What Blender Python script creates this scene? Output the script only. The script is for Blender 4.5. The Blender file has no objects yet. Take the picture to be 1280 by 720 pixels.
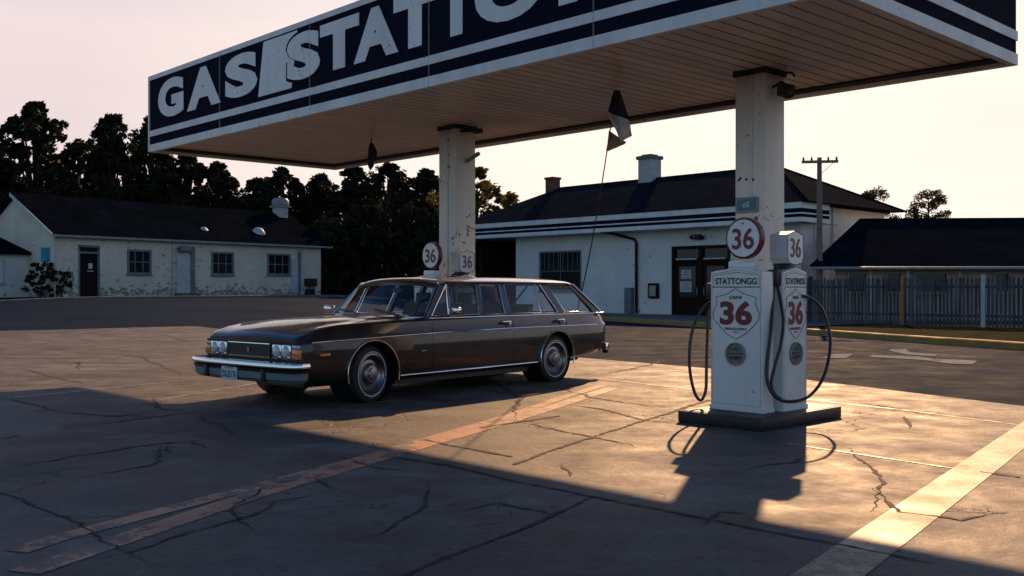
import bpy, bmesh, math, random
from mathutils import Vector, Matrix
R = math.radians
sc = bpy.context.scene
H = 1.33; F = 1244.0                       # eye height, focal length in px of a 1280 wide frame

# ------------------------------------------------------------------ camera
cd = bpy.data.cameras.new('camera'); cam = bpy.data.objects.new('camera', cd)
sc.collection.objects.link(cam); sc.camera = cam
cam.location = (0, 0, H); cam.rotation_euler = (R(90), 0, 0)
cd.lens = 35; cd.sensor_width = 36; cd.clip_start = .05; cd.clip_end = 3000
# ------------------------------------------------------------------ world and sun
SAZ, SEL = R(16.5), R(26.4)
sdir = Vector((math.sin(SAZ)*math.cos(SEL), math.cos(SAZ)*math.cos(SEL), math.sin(SEL)))
w = bpy.data.worlds.new("World"); sc.world = w; w.use_nodes = True
nt = w.node_tree; N = nt.nodes; L = nt.links
bg = N['Background']; bg.inputs['Strength'].default_value = .085
sky = N.new('ShaderNodeTexSky'); sky.sky_type = 'NISHITA'; sky.sun_disc = False
sky.sun_elevation = SEL; sky.sun_rotation = SAZ; sky.dust_density = .6; sky.air_density = 1.0; sky.ozone_density = 2.0
tc = N.new('ShaderNodeTexCoord'); sp = N.new('ShaderNodeSeparateXYZ'); L.new(tc.outputs['Generated'], sp.inputs[0])
dt = N.new('ShaderNodeVectorMath'); dt.operation = 'DOT_PRODUCT'; L.new(tc.outputs['Generated'], dt.inputs[0]); dt.inputs[1].default_value = (math.sin(SAZ), math.cos(SAZ), 0)
r1 = N.new('ShaderNodeMapRange'); r1.inputs[1].default_value = .24; r1.inputs[2].default_value = .5; r1.inputs[3].default_value = 1; r1.inputs[4].default_value = 0; L.new(sp.outputs['Z'], r1.inputs[0])
r2 = N.new('ShaderNodeMapRange'); r2.inputs[1].default_value = 0.0; r2.inputs[2].default_value = .65; L.new(dt.outputs['Value'], r2.inputs[0])
mu = N.new('ShaderNodeMath'); mu.operation = 'MULTIPLY'; L.new(r1.outputs[0], mu.inputs[0]); L.new(r2.outputs[0], mu.inputs[1])
# veil of thin evening cloud, warm towards the sun
r3 = N.new('ShaderNodeMapRange'); r3.inputs[1].default_value = .75; r3.inputs[2].default_value = 1.0; L.new(dt.outputs['Value'], r3.inputs[0])
vc = N.new('ShaderNodeMix'); vc.data_type = 'RGBA'; L.new(r3.outputs[0], vc.inputs[0])
vc.inputs[6].default_value = (8.4, 7.0, 7.0, 1); vc.inputs[7].default_value = (11.4, 9.7, 8.3, 1)
nz = N.new('ShaderNodeTexNoise'); nz.inputs['Scale'].default_value = 2.2; nz.inputs['Detail'].default_value = 4
mp = N.new('ShaderNodeMapping'); mp.inputs['Scale'].default_value = (1, 1, 5); L.new(tc.outputs['Generated'], mp.inputs[0]); L.new(mp.outputs[0], nz.inputs['Vector'])
nr = N.new('ShaderNodeMapRange'); nr.inputs[3].default_value = .86; nr.inputs[4].default_value = 1.12; L.new(nz.outputs['Fac'], nr.inputs[0])
vs = N.new('ShaderNodeVectorMath'); vs.operation = 'SCALE'; L.new(vc.outputs[2], vs.inputs[0]); L.new(nr.outputs[0], vs.inputs['Scale'])
hz_ = N.new('ShaderNodeVectorMath'); hz_.operation = 'MULTIPLY'; L.new(sky.outputs[0], hz_.inputs[0]); hz_.inputs[1].default_value = (.42, .68, 1.0)
rb = N.new('ShaderNodeMapRange'); rb.inputs[1].default_value = .05; rb.inputs[2].default_value = .55; rb.inputs[3].default_value = .85; rb.inputs[4].default_value = 0; L.new(sp.outputs['Z'], rb.inputs[0])
bx_ = N.new('ShaderNodeMix'); bx_.data_type = 'RGBA'; L.new(rb.outputs[0], bx_.inputs[0]); L.new(hz_.outputs[0], bx_.inputs[6]); bx_.inputs[7].default_value = (5.2, 6.9, 7.9, 1)
mx = N.new('ShaderNodeMix'); mx.data_type = 'RGBA'; L.new(mu.outputs[0], mx.inputs[0]); L.new(bx_.outputs[2], mx.inputs[6]); L.new(vs.outputs[0], mx.inputs[7])
L.new(mx.outputs[2], bg.inputs['Color'])
sl = bpy.data.lights.new('sun', 'SUN'); so = bpy.data.objects.new('sun', sl); sc.collection.objects.link(so)
sl.energy = 5; sl.angle = R(.6); sl.color = (1, .58, .29)
so.rotation_euler = sdir.to_track_quat('Z', 'Y').to_euler(); so.location = (10, 30, 30)
sc.view_settings.view_transform = 'Standard'; sc.view_settings.look = 'None'
sc.view_settings.exposure = 0.32; sc.view_settings.gamma = 1
sc.cycles.max_bounces = 8; sc.cycles.transparent_max_bounces = 24

# ------------------------------------------------------------------ helpers
rnd = random.Random(7)
def smooth(t): t = max(0, min(1, t)); return t*t*(3-2*t)
def hz(x, y): return .86*smooth((y-27)/17)*smooth((-1-x)/9)     # the land rises a little to the far left
def gp(x, y, z=0): Y = (H-z)*F/(y-360.0); return ((x-640)/F*Y, Y)
def pw(x, y, Y): return Vector(((x-640)/F*Y, Y, H-(y-360)/F*Y))

class MB:
    def __init__(s): s.v = []; s.f = []
    def add(s, vs, fs):
        n = len(s.v); s.v += [tuple(v) for v in vs]; s.f += [tuple(n+i for i in f) for f in fs]; return s
    def box(s, x0, x1, y0, y1, z0, z1):
        return s.add([(x0,y0,z0),(x1,y0,z0),(x1,y1,z0),(x0,y1,z0),(x0,y0,z1),(x1,y0,z1),(x1,y1,z1),(x0,y1,z1)],
              [(0,3,2,1),(4,5,6,7),(0,1,5,4),(1,2,6,5),(2,3,7,6),(3,0,4,7)])
    def bevbox(s, x0, x1, y0, y1, z0, z1, b=.01, seg=2):
        bm = bmesh.new(); m = MB().box(x0,x1,y0,y1,z0,z1)
        vv = [bm.verts.new(v) for v in m.v]
        for f in m.f: bm.faces.new([vv[i] for i in f])
        bmesh.ops.bevel(bm, geom=bm.edges[:], offset=b, segments=seg, affect='EDGES', profile=.5)
        bm.verts.index_update(); s.add([v.co[:] for v in bm.verts], [[v.index for v in f.verts] for f in bm.faces]); bm.free(); return s
    def prism(s, pts, d, cap=True):            # pts: 3-D polygon, d: extrusion vector
        n = len(pts); d = Vector(d); a = [Vector(p) for p in pts]; b = [p+d for p in a]
        fs = [(i, (i+1) % n, n+(i+1) % n, n+i) for i in range(n)]
        if cap: fs += [tuple(reversed(range(n))), tuple(range(n, 2*n))]
        return s.add(a+b, fs)
    def tube(s, pts, r, n=8, close=False):
        pts = [Vector(p) for p in pts]; rr = r if isinstance(r, (list, tuple)) else [r]*len(pts)
        vs = []; fs = []; m = len(pts); up = None
        for i, p in enumerate(pts):
            if close: t = pts[(i+1) % m]-pts[i-1]
            else: t = pts[min(i+1, m-1)]-pts[max(i-1, 0)]
            t.normalize()
            if up is None: up = t.orthogonal().normalized()
            up = (up - t*up.dot(t)); up = up.normalized() if up.length > 1e-6 else t.orthogonal().normalized()
            q = t.cross(up)
            for k in range(n):
                a = 2*math.pi*k/n; vs.append(p+(up*math.cos(a)+q*math.sin(a))*rr[i])
        for i in range(m if close else m-1):
            j = (i+1) % m
            for k in range(n): fs.append((i*n+k, i*n+(k+1) % n, j*n+(k+1) % n, j*n+k))
        if not close: fs += [tuple(reversed(range(n))), tuple((m-1)*n+k for k in range(n))]
        return s.add(vs, fs)
    def lathe(s, prof, o, axis, n=32, cap=True):    # prof: (radius, offset along axis)
        ax = Vector(axis).normalized(); u = ax.orthogonal().normalized(); q = ax.cross(u); o = Vector(o); vs = []; fs = []
        for r, h in prof:
            for k in range(n):
                a = 2*math.pi*k/n; vs.append(o+ax*h+(u*math.cos(a)+q*math.sin(a))*r)
        for i in range(len(prof)-1):
            for k in range(n): fs.append((i*n+k, i*n+(k+1) % n, (i+1)*n+(k+1) % n, (i+1)*n+k))
        if cap: fs += [tuple(reversed(range(n))), tuple((len(prof)-1)*n+k for k in range(n))]
        return s.add(vs, fs)
    def grid(s, rows):
        n = len(rows[0]); vs = [v for r in rows for v in r]
        return s.add(vs, [(i*n+j, i*n+j+1, (i+1)*n+j+1, (i+1)*n+j) for i in range(len(rows)-1) for j in range(n-1)])
    def build(s, name, mat, parent=None, sm=None, fix=True):
        me = bpy.data.meshes.new(name); me.from_pydata(s.v, [], s.f); me.update()
        if fix:
            bm = bmesh.new(); bm.from_mesh(me); bmesh.ops.recalc_face_normals(bm, faces=bm.faces[:]); bm.to_mesh(me); bm.free()
        if mat: me.materials.append(mat)
        if sm is not None:
            me.shade_smooth(); me.set_sharp_from_angle(angle=R(sm))
        o = bpy.data.objects.new(name, me); sc.collection.objects.link(o)
        if parent: o.parent = parent
        return o
def tag(o, label=None, cat=None, group=None, kind=None):
    if label: o['label'] = label
    if cat: o['category'] = cat
    if group: o['group'] = group
    if kind: o['kind'] = kind
    return o
def thing(name, loc, rz, label, cat, group=None):
    o = bpy.data.objects.new(name, None); sc.collection.objects.link(o); o.location = loc; o.rotation_euler = (0, 0, rz)
    o.empty_display_size = .3
    return tag(o, label, cat, group)
def inv(root):      # world -> root local
    return (Matrix.Translation(root.location) @ Matrix.Rotation(root.rotation_euler.z, 4, 'Z')).inverted()
def copy_tree(o, parent=None):
    c = o.copy(); sc.collection.objects.link(c); c.parent = parent
    for ch in [x for x in sc.objects if x.parent == o]: copy_tree(ch, c)
    return c
def text(mb, s, size, M, extrude=.001, off=0.0, align='CENTER', sx=1.0, fit=None):
    cu = bpy.data.curves.new('t', 'FONT'); cu.body = s; cu.size = size; cu.extrude = extrude; cu.offset = off; cu.align_x = align; cu.align_y = 'CENTER'; cu.resolution_u = 5
    o = bpy.data.objects.new('t', cu); sc.collection.objects.link(o)
    dg = bpy.context.evaluated_depsgraph_get(); me = bpy.data.meshes.new_from_object(o.evaluated_get(dg))
    vs = [v.co.copy() for v in me.vertices]
    if fit:                                          # fit = (width, height), centred
        x0 = min(v.x for v in vs); x1 = max(v.x for v in vs); y0 = min(v.y for v in vs); y1 = max(v.y for v in vs)
        for v in vs:
            v.x = (v.x-(x0+x1)/2)*fit[0]/(x1-x0); v.y = (v.y-(y0+y1)/2)*fit[1]/(y1-y0)
    mb.add([M @ Vector((v.x*sx, v.y, v.z)) for v in vs], [tuple(p.vertices) for p in me.polygons])
    bpy.data.objects.remove(o); bpy.data.curves.remove(cu); bpy.data.meshes.remove(me)
def frame_m(o, x, y):     # matrix whose local x,y are the given axes
    x = Vector(x).normalized(); y = Vector(y).normalized(); z = x.cross(y); m = Matrix((x, y, z)).transposed().to_4x4(); m.translation = Vector(o); return m

# ------------------------------------------------------------------ materials
def mat(name, col, rough=.6, metal=0, coat=0, spec=.5, emis=None, alpha=None):
    m = bpy.data.materials.new(name); m.use_nodes = True; b = m.node_tree.nodes['Principled BSDF']
    b.inputs['Base Color'].default_value = (*col, 1); b.inputs['Roughness'].default_value = rough; b.inputs['Metallic'].default_value = metal
    b.inputs['Coat Weight'].default_value = coat; b.inputs['Coat Roughness'].default_value = .04; b.inputs['Specular IOR Level'].default_value = spec
    return m
def ramp(nt, src, stops):
    r = nt.nodes.new('ShaderNodeValToRGB'); cr = r.color_ramp
    while len(cr.elements) < len(stops): cr.elements.new(.5)
    for e, (p, c) in zip(cr.elements, stops): e.position = p; e.color = (*c, 1) if len(c) == 3 else c
    nt.links.new(src, r.inputs[0]); return r
def noise(nt, scale, detail=4, rough=.55, stretch=None, seed=0):
    tc = nt.nodes.new('ShaderNodeTexCoord'); n = nt.nodes.new('ShaderNodeTexNoise'); n.inputs['Scale'].default_value = scale; n.inputs['Detail'].default_value = detail; n.inputs['Roughness'].default_value = rough
    mp = nt.nodes.new('ShaderNodeMapping'); mp.inputs['Location'].default_value = (seed, seed*.7, seed*.3)
    if stretch: mp.inputs['Scale'].default_value = stretch
    nt.links.new(tc.outputs['Object'], mp.inputs[0]); nt.links.new(mp.outputs[0], n.inputs['Vector']); return n
def mixc(nt, fac, a, b, mode='MIX'):
    m = nt.nodes.new('ShaderNodeMix'); m.data_type = 'RGBA'; m.blend_type = mode
    if hasattr(fac, 'links'): nt.links.new(fac, m.inputs[0])
    else: m.inputs[0].default_value = fac
    for s, i in ((a, 6), (b, 7)):
        if hasattr(s, 'links'): nt.links.new(s, m.inputs[i])
        else: m.inputs[i].default_value = (*s, 1)
    return m.outputs[2]
def bump(nt, src, st, dist=.02):
    b = nt.nodes.new('ShaderNodeBump'); b.inputs['Strength'].default_value = st; b.inputs['Distance'].default_value = dist
    nt.links.new(src, b.inputs['Height']); nt.links.new(b.outputs[0], nt.nodes['Principled BSDF'].inputs['Normal']); return b
def mottled(name, col, col2, scale=3, rough=.7, bs=.2, chip=None, chipscale=9, chipth=.68, streak=False, spec=.4, coat=0):
    m = mat(name, col, rough, spec=spec, coat=coat); nt = m.node_tree; B = nt.nodes['Principled BSDF']
    if spec <= .12: B.inputs['IOR'].default_value = 1.08
    n = noise(nt, scale, 6, .6, (1, 1, .25) if streak else None)
    c = mixc(nt, ramp(nt, n.outputs['Fac'], [(.35, (0,0,0)), (.7, (1,1,1))]).outputs[0], col, col2)
    if chip:
        n2 = noise(nt, chipscale, 5, .65, seed=5); n3 = noise(nt, chipscale*.18, 2, .5, seed=9)
        ad = nt.nodes.new('ShaderNodeMath'); ad.operation = 'MULTIPLY_ADD'; nt.links.new(n3.outputs['Fac'], ad.inputs[0]); ad.inputs[1].default_value = .45; nt.links.new(n2.outputs['Fac'], ad.inputs[2])
        k = ramp(nt, ad.outputs[0], [(chipth+.14, (0,0,0)), (chipth+.165, (1,1,1))])
        c = mixc(nt, k.outputs[0], c, chip)
    nt.links.new(c, B.inputs['Base Color'])
    n4 = noise(nt, scale*9, 4); bump(nt, n4.outputs['Fac'], bs, .01)
    rr = ramp(nt, n.outputs['Fac'], [(.3, (rough*.8,)*3), (.7, (min(1, rough*1.15),)*3)]); nt.links.new(rr.outputs[0], B.inputs['Roughness'])
    return m
M = {}
M['white'] = mottled('white_paint', (.76,.76,.73), (.62,.61,.58), 2.5, .5, .1, (.16,.08,.05), 14, .78, True)
M['pump_white'] = mottled('pump_enamel', (.74,.75,.72), (.60,.60,.57), 2.0, .28, .03, (.20,.09,.05), 22, .80, True, .5, .3)
M['column'] = mottled('column_paint', (.72,.68,.61), (.60,.55,.48), 1.5, .45, .08, (.13,.08,.06), 12, .74, True)
M['navy'] = mottled('navy_paint', (.007,.010,.022), (.012,.015,.028), 1.5, .6, .05, (.12,.12,.13), 16, .84, True, .12)
M['letter'] = mottled('letter_paint', (.78,.78,.75), (.66,.66,.63), 2, .5, .06, (.2,.2,.2), 20, .76, True)
M['wall'] = mottled('station_wall', (.70,.70,.67), (.58,.58,.55), .8, .8, .25, (.14,.16,.17), 4.5, .765)
M['wall_l'] = mottled('cottage_wall', (.68,.62,.50), (.56,.51,.42), .7, .85, .25)
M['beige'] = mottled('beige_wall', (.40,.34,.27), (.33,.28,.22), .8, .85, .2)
M['dark'] = mat('dark_trim', (.012,.012,.014), .5)
M['black'] = mat('black_rubber', (.008,.008,.008), .45)
M['hose'] = mat('hose_rubber', (.010,.010,.011), .35)
M['grey'] = mottled('grey_frame', (.16,.19,.21), (.11,.13,.15), 3, .6)
M['pale'] = mottled('pale_frame', (.50,.53,.54), (.38,.41,.42), 3, .6)
M['red'] = mat('red_enamel', (.16,.006,.014), .4)
M['ink'] = mat('black_ink', (.01,.01,.012), .5)
M['blue'] = mottled('blue_plate', (.02,.10,.20), (.04,.2,.33), 6, .3, .02)
M['cyan'] = mottled('cyan_sign', (.02,.22,.30), (.03,.3,.38), 4, .5)
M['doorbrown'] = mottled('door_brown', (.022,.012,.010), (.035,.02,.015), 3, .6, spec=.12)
M['doordark'] = mottled('door_dark', (.018,.012,.014), (.03,.02,.02), 3, .6, spec=.12)
M['paper'] = mottled('paper', (.55,.55,.50), (.40,.42,.42), 5, .8)
M['brickred'] = mat('red_brick', (.22,.06,.04), .9)
M['metal'] = mottled('galvanised', (.28,.29,.30), (.18,.19,.2), 4, .5)
M['chrome'] = mat('chrome', (.72,.72,.73), .12, 1)
M['wood'] = mottled('pole_wood', (.26,.19,.15), (.16,.12,.1), 4, .9, .4, streak=True)
M['trunk'] = mottled('bark', (.05,.037,.027), (.03,.022,.017), 4, .95, .5)
M['yellow'] = mottled('kerb_yellow', (.38,.23,.045), (.26,.17,.06), 2, .85, .3, (.2,.19,.17), 7, .66)
M['kerb'] = mottled('kerb_stone', (.16,.155,.145), (.1,.1,.095), 2, .9, .3)
M['island'] = mottled('island_top', (.06,.062,.066), (.035,.037,.04), 3, .6, .3)
M['islandedge'] = mottled('island_edge', (.012,.011,.012), (.03,.02,.018), 3, .5, .2)
M['flagnavy'] = mat('flag_navy', (.012,.018,.04), .9); M['flagwhite'] = mat('flag_white', (.55,.55,.53), .9); M['flagtan'] = mat('flag_tan', (.32,.22,.12), .9)
M['amber'] = mat('amber_lens', (.75,.20,.015), .2, coat=1); M['lens'] = mat('headlight_glass', (.50,.54,.56), .12, coat=1)
M['redlens'] = mat('red_lens', (.35,.01,.01), .2, coat=1)
M['seat'] = mottled('seat_vinyl', (.10,.085,.07), (.07,.06,.05), 4, .55)
M['tyre'] = mat('tyre', (.012,.012,.012), .75)
M['plate'] = mat('plate_white', (.55,.60,.60), .5); M['plateblue'] = mat('plate_ink', (.02,.05,.12), .5)
def m_paint():
    m = mat('brown_car_paint', (.014,.008,.0065), .36, .1, .85, spec=.4); nt = m.node_tree; B = nt.nodes['Principled BSDF']; B.inputs['Coat Roughness'].default_value = .05
    n = noise(nt, 3, 5); rr = ramp(nt, n.outputs['Fac'], [(.35, (.26,)*3), (.7, (.42,)*3)]); nt.links.new(rr.outputs[0], B.inputs['Roughness'])
    n2 = noise(nt, 1.3, 6, seed=3); r2 = ramp(nt, n2.outputs['Fac'], [(.4, (.03,)*3), (.75, (.16,)*3)]); nt.links.new(r2.outputs[0], B.inputs['Coat Roughness'])
    return m
M['paint'] = m_paint()
def m_glass(name, tint, rough=.02, refl=1.0):
    m = bpy.data.materials.new(name); m.use_nodes = True; nt = m.node_tree; nt.nodes.clear()
    o = nt.nodes.new('ShaderNodeOutputMaterial'); t = nt.nodes.new('ShaderNodeBsdfTransparent'); t.inputs[0].default_value = (*tint, 1)
    g = nt.nodes.new('ShaderNodeBsdfGlossy'); g.inputs['Roughness'].default_value = rough; g.inputs[0].default_value = (refl,)*3+(1,)
    f = nt.nodes.new('ShaderNodeFresnel'); ge = nt.nodes.new('ShaderNodeNewGeometry'); ir = nt.nodes.new('ShaderNodeMapRange'); nt.links.new(ge.outputs['Backfacing'], ir.inputs[0]); ir.inputs[3].default_value = 1.42; ir.inputs[4].default_value = 1/1.42; nt.links.new(ir.outputs[0], f.inputs[0])
    x = nt.nodes.new('ShaderNodeMixShader'); nt.links.new(f.outputs[0], x.inputs[0]); nt.links.new(t.outputs[0], x.inputs[1]); nt.links.new(g.outputs[0], x.inputs[2]); nt.links.new(x.outputs[0], o.inputs[0]); return m
M['glass'] = m_glass('car_glass', (.95,.97,.97))
M['pane'] = mat('window_pane', (.010,.012,.014), .08, spec=.3)
def m_foliage(name, c1, c2, tr=.35):
    m = mat(name, c1, .75, spec=.2); nt = m.node_tree; B = nt.nodes['Principled BSDF']; out = nt.nodes['Material Output']
    n = noise(nt, .7, 3); n2 = noise(nt, 9, 2, seed=3)
    c = mixc(nt, ramp(nt, n.outputs['Fac'], [(.35, (0,0,0)), (.65, (1,1,1))]).outputs[0], c1, c2)
    c = mixc(nt, n2.outputs['Fac'], c, (c2[0]*1.5, c2[1]*1.3, c2[2]))
    nt.links.new(c, B.inputs['Base Color']); t = nt.nodes.new('ShaderNodeBsdfTranslucent'); nt.links.new(c, t.inputs[0])
    x = nt.nodes.new('ShaderNodeMixShader'); x.inputs[0].default_value = tr; nt.links.new(B.outputs[0], x.inputs[1]); nt.links.new(t.outputs[0], x.inputs[2]); nt.links.new(x.outputs[0], out.inputs[0]); return m
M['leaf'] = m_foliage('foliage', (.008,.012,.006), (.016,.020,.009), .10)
M['leaf2'] = m_foliage('foliage_sunny', (.05,.05,.015), (.09,.075,.02), .4)  # low sun on these crowns is put into the yellower leaf colour
M['needle'] = m_foliage('needles', (.035,.04,.015), (.06,.055,.018), .3)
def m_concrete():
    m = mat('old_concrete', (.25,.22,.19), .7, spec=.22); nt = m.node_tree; B = nt.nodes['Principled BSDF']
    big = noise(nt, .22, 5, .6); mid = noise(nt, 1.7, 7, .68, seed=2); fine = noise(nt, 14, 6, .7, seed=4); strk = noise(nt, .9, 5, .6, (.35, 1.6, 1), seed=8)
    c = mixc(nt, ramp(nt, big.outputs['Fac'], [(.35, (0,0,0)), (.68, (1,1,1))]).outputs[0], (.15,.142,.134), (.25,.232,.214))
    c = mixc(nt, ramp(nt, mid.outputs['Fac'], [(.40, (.62,.60,.58)), (.62, (1.12,1.1,1.08))]).outputs[0], c, c, 'MIX')
    mm = ramp(nt, mid.outputs['Fac'], [(.40, (.42,.42,.43)), (.60, (1.0,1.0,1.0))]); c = mixc(nt, 1.0, c, mm.outputs[0], 'MULTIPLY')
    ms = ramp(nt, strk.outputs['Fac'], [(.38, (.62,.62,.63)), (.62, (1.0,1.0,1.0))]); c = mixc(nt, .85, c, ms.outputs[0], 'MULTIPLY')
    mf = ramp(nt, fine.outputs['Fac'], [(.3, (.7,.7,.7)), (.7, (1.0,1.0,1.0))]); c = mixc(nt, .7, c, mf.outputs[0], 'MULTIPLY')
    gr_ = noise(nt, 75, 3, .8, seed=17); c = mixc(nt, .75, c, ramp(nt, gr_.outputs['Fac'], [(.36, (.45,)*3), (.55, (1,)*3)]).outputs[0], 'MULTIPLY')
    sk = noise(nt, 6, 2, .5, seed=19); c = mixc(nt, ramp(nt, sk.outputs['Fac'], [(.70, (0,0,0)), (.74, (1,1,1))]).outputs[0], c, (.045,.04,.037))
    st = noise(nt, .55, 3, .5, seed=21); sr = ramp(nt, st.outputs['Fac'], [(.57, (0,0,0)), (.64, (1,1,1))]); c = mixc(nt, sr.outputs[0], c, mixc(nt, .55, c, (.03,.028,.027)))
    # hairline cracks: warped cell borders
    tc = nt.nodes.new('ShaderNodeTexCoord'); wn = noise(nt, 1.4, 5, .6, seed=12)
    sb = nt.nodes.new('ShaderNodeVectorMath'); sb.operation = 'MULTIPLY_ADD'; nt.links.new(wn.outputs['Color'], sb.inputs[0]); sb.inputs[1].default_value = (1.6,1.6,0); nt.links.new(tc.outputs['Object'], sb.inputs[2])
    vo = nt.nodes.new('ShaderNodeTexVoronoi'); vo.feature = 'DISTANCE_TO_EDGE'; vo.voronoi_dimensions = '2D'; vo.inputs['Scale'].default_value = .42; nt.links.new(sb.outputs[0], vo.inputs['Vector'])
    cr = ramp(nt, vo.outputs['Distance'], [(0.0, (1,1,1)), (.009, (0,0,0))])
    mk = noise(nt, .35, 2, seed=31); mr = ramp(nt, mk.outputs['Fac'], [(.45, (0,0,0)), (.51, (1,1,1))])
    kk = nt.nodes.new('ShaderNodeMath'); kk.operation = 'MULTIPLY'; nt.links.new(cr.outputs[0], kk.inputs[0]); nt.links.new(mr.outputs[0], kk.inputs[1])
    c = mixc(nt, kk.outputs[0], c, (.03,.026,.024))
    nt.links.new(c, B.inputs['Base Color'])
    rr = ramp(nt, mid.outputs['Fac'], [(.3, (.55,)*3), (.7, (.85,)*3)]); nt.links.new(rr.outputs[0], B.inputs['Roughness'])
    ad = nt.nodes.new('ShaderNodeMath'); ad.operation = 'MULTIPLY_ADD'; nt.links.new(fine.outputs['Fac'], ad.inputs[0]); ad.inputs[1].default_value = .35; nt.links.new(mid.outputs['Fac'], ad.inputs[2])
    sbt = nt.nodes.new('ShaderNodeMath'); sbt.operation = 'SUBTRACT'; nt.links.new(ad.outputs[0], sbt.inputs[0]); nt.links.new(kk.outputs[0], sbt.inputs[1])
    bump(nt, sbt.outputs[0], .55, .03); return m
M['concrete'] = m_concrete()
def m_asphalt():
    m = mat('asphalt', (.05,.052,.056), .7, spec=.05); nt = m.node_tree; B = nt.nodes['Principled BSDF']; B.inputs['IOR'].default_value = 1.2
    a = noise(nt, .25, 5, .6, (.5, 1.4, 1)); b = noise(nt, 30, 4, .7); d = noise(nt, 1.2, 6, .65, seed=4)
    c = mixc(nt, ramp(nt, a.outputs['Fac'], [(.35, (0,0,0)), (.65, (1,1,1))]).outputs[0], (.010,.024,.046), (.018,.036,.064))
    c = mixc(nt, .6, c, ramp(nt, d.outputs['Fac'], [(.35, (.6,.6,.6)), (.65, (1,1,1))]).outputs[0], 'MULTIPLY')
    nt.links.new(c, B.inputs['Base Color']); bump(nt, b.outputs['Fac'], .35, .02)
    rr = ramp(nt, d.outputs['Fac'], [(.3, (.7,)*3), (.7, (.95,)*3)]); nt.links.new(rr.outputs[0], B.inputs['Roughness']); return m
M['asphalt'] = m_asphalt()
M['grass'] = mottled('rough_grass', (.010,.016,.007), (.018,.022,.010), 1.5, 1, .8, spec=.1)
M['pave'] = mottled('pavement', (.13,.125,.118), (.09,.088,.085), 1.2, .85, .3)
M['stripe_y'] = mottled('worn_pale_paint', (.36,.27,.155), (.24,.185,.12), 2.2, .6, .3, (.16,.13,.10), 9, .60)
M['stripe_o'] = mottled('worn_orange_paint', (.46,.21,.11), (.33,.155,.09), 2.2, .65, .3, (.10,.085,.075), 9, .60)
M['stripe_w'] = mottled('worn_white_paint', (.30,.33,.36), (.20,.22,.25), 2.2, .95, .3, (.03,.035,.04), 6, .70, spec=.08)
M['crack'] = mat('crack_tar', (.010,.009,.009), .9)
M['joint'] = mottled('pale_joint', (.42,.36,.29), (.28,.24,.20), 3, .5, .2)  # joints that catch the light: their reflection is put into the pale colour
def m_roof(name, c1, c2, sx=3.0):
    m = mat(name, c1, .98, spec=.06); nt = m.node_tree; B = nt.nodes['Principled BSDF']; B.inputs['IOR'].default_value = 1.03
    tc = nt.nodes.new('ShaderNodeTexCoord'); sp = nt.nodes.new('ShaderNodeSeparateXYZ'); nt.links.new(tc.outputs['Object'], sp.inputs[0])
    cb = nt.nodes.new('ShaderNodeCombineXYZ'); ad = nt.nodes.new('ShaderNodeMath'); nt.links.new(sp.outputs['X'], ad.inputs[0]); nt.links.new(sp.outputs['Y'], ad.inputs[1]); ad.operation = 'ADD'; nt.links.new(ad.outputs[0], cb.inputs[0])
    nt.links.new(sp.outputs['Z'], cb.inputs[1])
    br = nt.nodes.new('ShaderNodeTexBrick'); br.inputs['Scale'].default_value = sx; br.inputs['Color1'].default_value = (*c1, 1); br.inputs['Color2'].default_value = (*c2, 1); br.inputs['Mortar'].default_value = (*[x*.35 for x in c1], 1)
    br.inputs['Brick Width'].default_value = .9; br.inputs['Row Height'].default_value = .32; br.inputs['Mortar Size'].default_value = .025; nt.links.new(cb.outputs[0], br.inputs['Vector'])
    n = noise(nt, .6, 5, .6); c = mixc(nt, .75, br.outputs['Color'], ramp(nt, n.outputs['Fac'], [(.35, (.55,)*3), (.65, (1,)*3)]).outputs[0], 'MULTIPLY')
    nt.links.new(c, B.inputs['Base Color']); bump(nt, br.outputs['Fac'], -.6, .03); return m
M['shingle'] = m_roof('asphalt_shingles', (.013,.019,.027), (.020,.027,.036)); M['slate'] = m_roof('dark_slates', (.005,.008,.013), (.008,.012,.018))
M['shingle2'] = m_roof('brown_shingles', (.007,.011,.017), (.011,.016,.023))
def m_brick(name, c1, c2, mortar, s=4):
    m = mat(name, c1, .9); nt = m.node_tree; B = nt.nodes['Principled BSDF']; tc = nt.nodes.new('ShaderNodeTexCoord'); sp = nt.nodes.new('ShaderNodeSeparateXYZ'); nt.links.new(tc.outputs['Object'], sp.inputs[0])
    cb = nt.nodes.new('ShaderNodeCombineXYZ'); ad = nt.nodes.new('ShaderNodeMath'); nt.links.new(sp.outputs['X'], ad.inputs[0]); nt.links.new(sp.outputs['Y'], ad.inputs[1]); nt.links.new(ad.outputs[0], cb.inputs[0]); nt.links.new(sp.outputs['Z'], cb.inputs[1])
    br = nt.nodes.new('ShaderNodeTexBrick'); br.inputs['Scale'].default_value = s; br.inputs['Color1'].default_value = (*c1, 1); br.inputs['Color2'].default_value = (*c2, 1); br.inputs['Mortar'].default_value = (*mortar, 1); br.inputs['Row Height'].default_value = .5; br.inputs['Brick Width'].default_value = 1.0
    nt.links.new(cb.outputs[0], br.inputs['Vector']); nt.links.new(br.outputs['Color'], B.inputs['Base Color']); bump(nt, br.outputs['Fac'], -.5, .02); return m
M['brickw'] = m_brick('white_brick', (.50,.50,.47), (.40,.40,.38), (.2,.2,.2)); M['brickr'] = m_brick('red_brick_courses', (.20,.055,.04), (.14,.04,.03), (.12,.1,.09))
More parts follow.
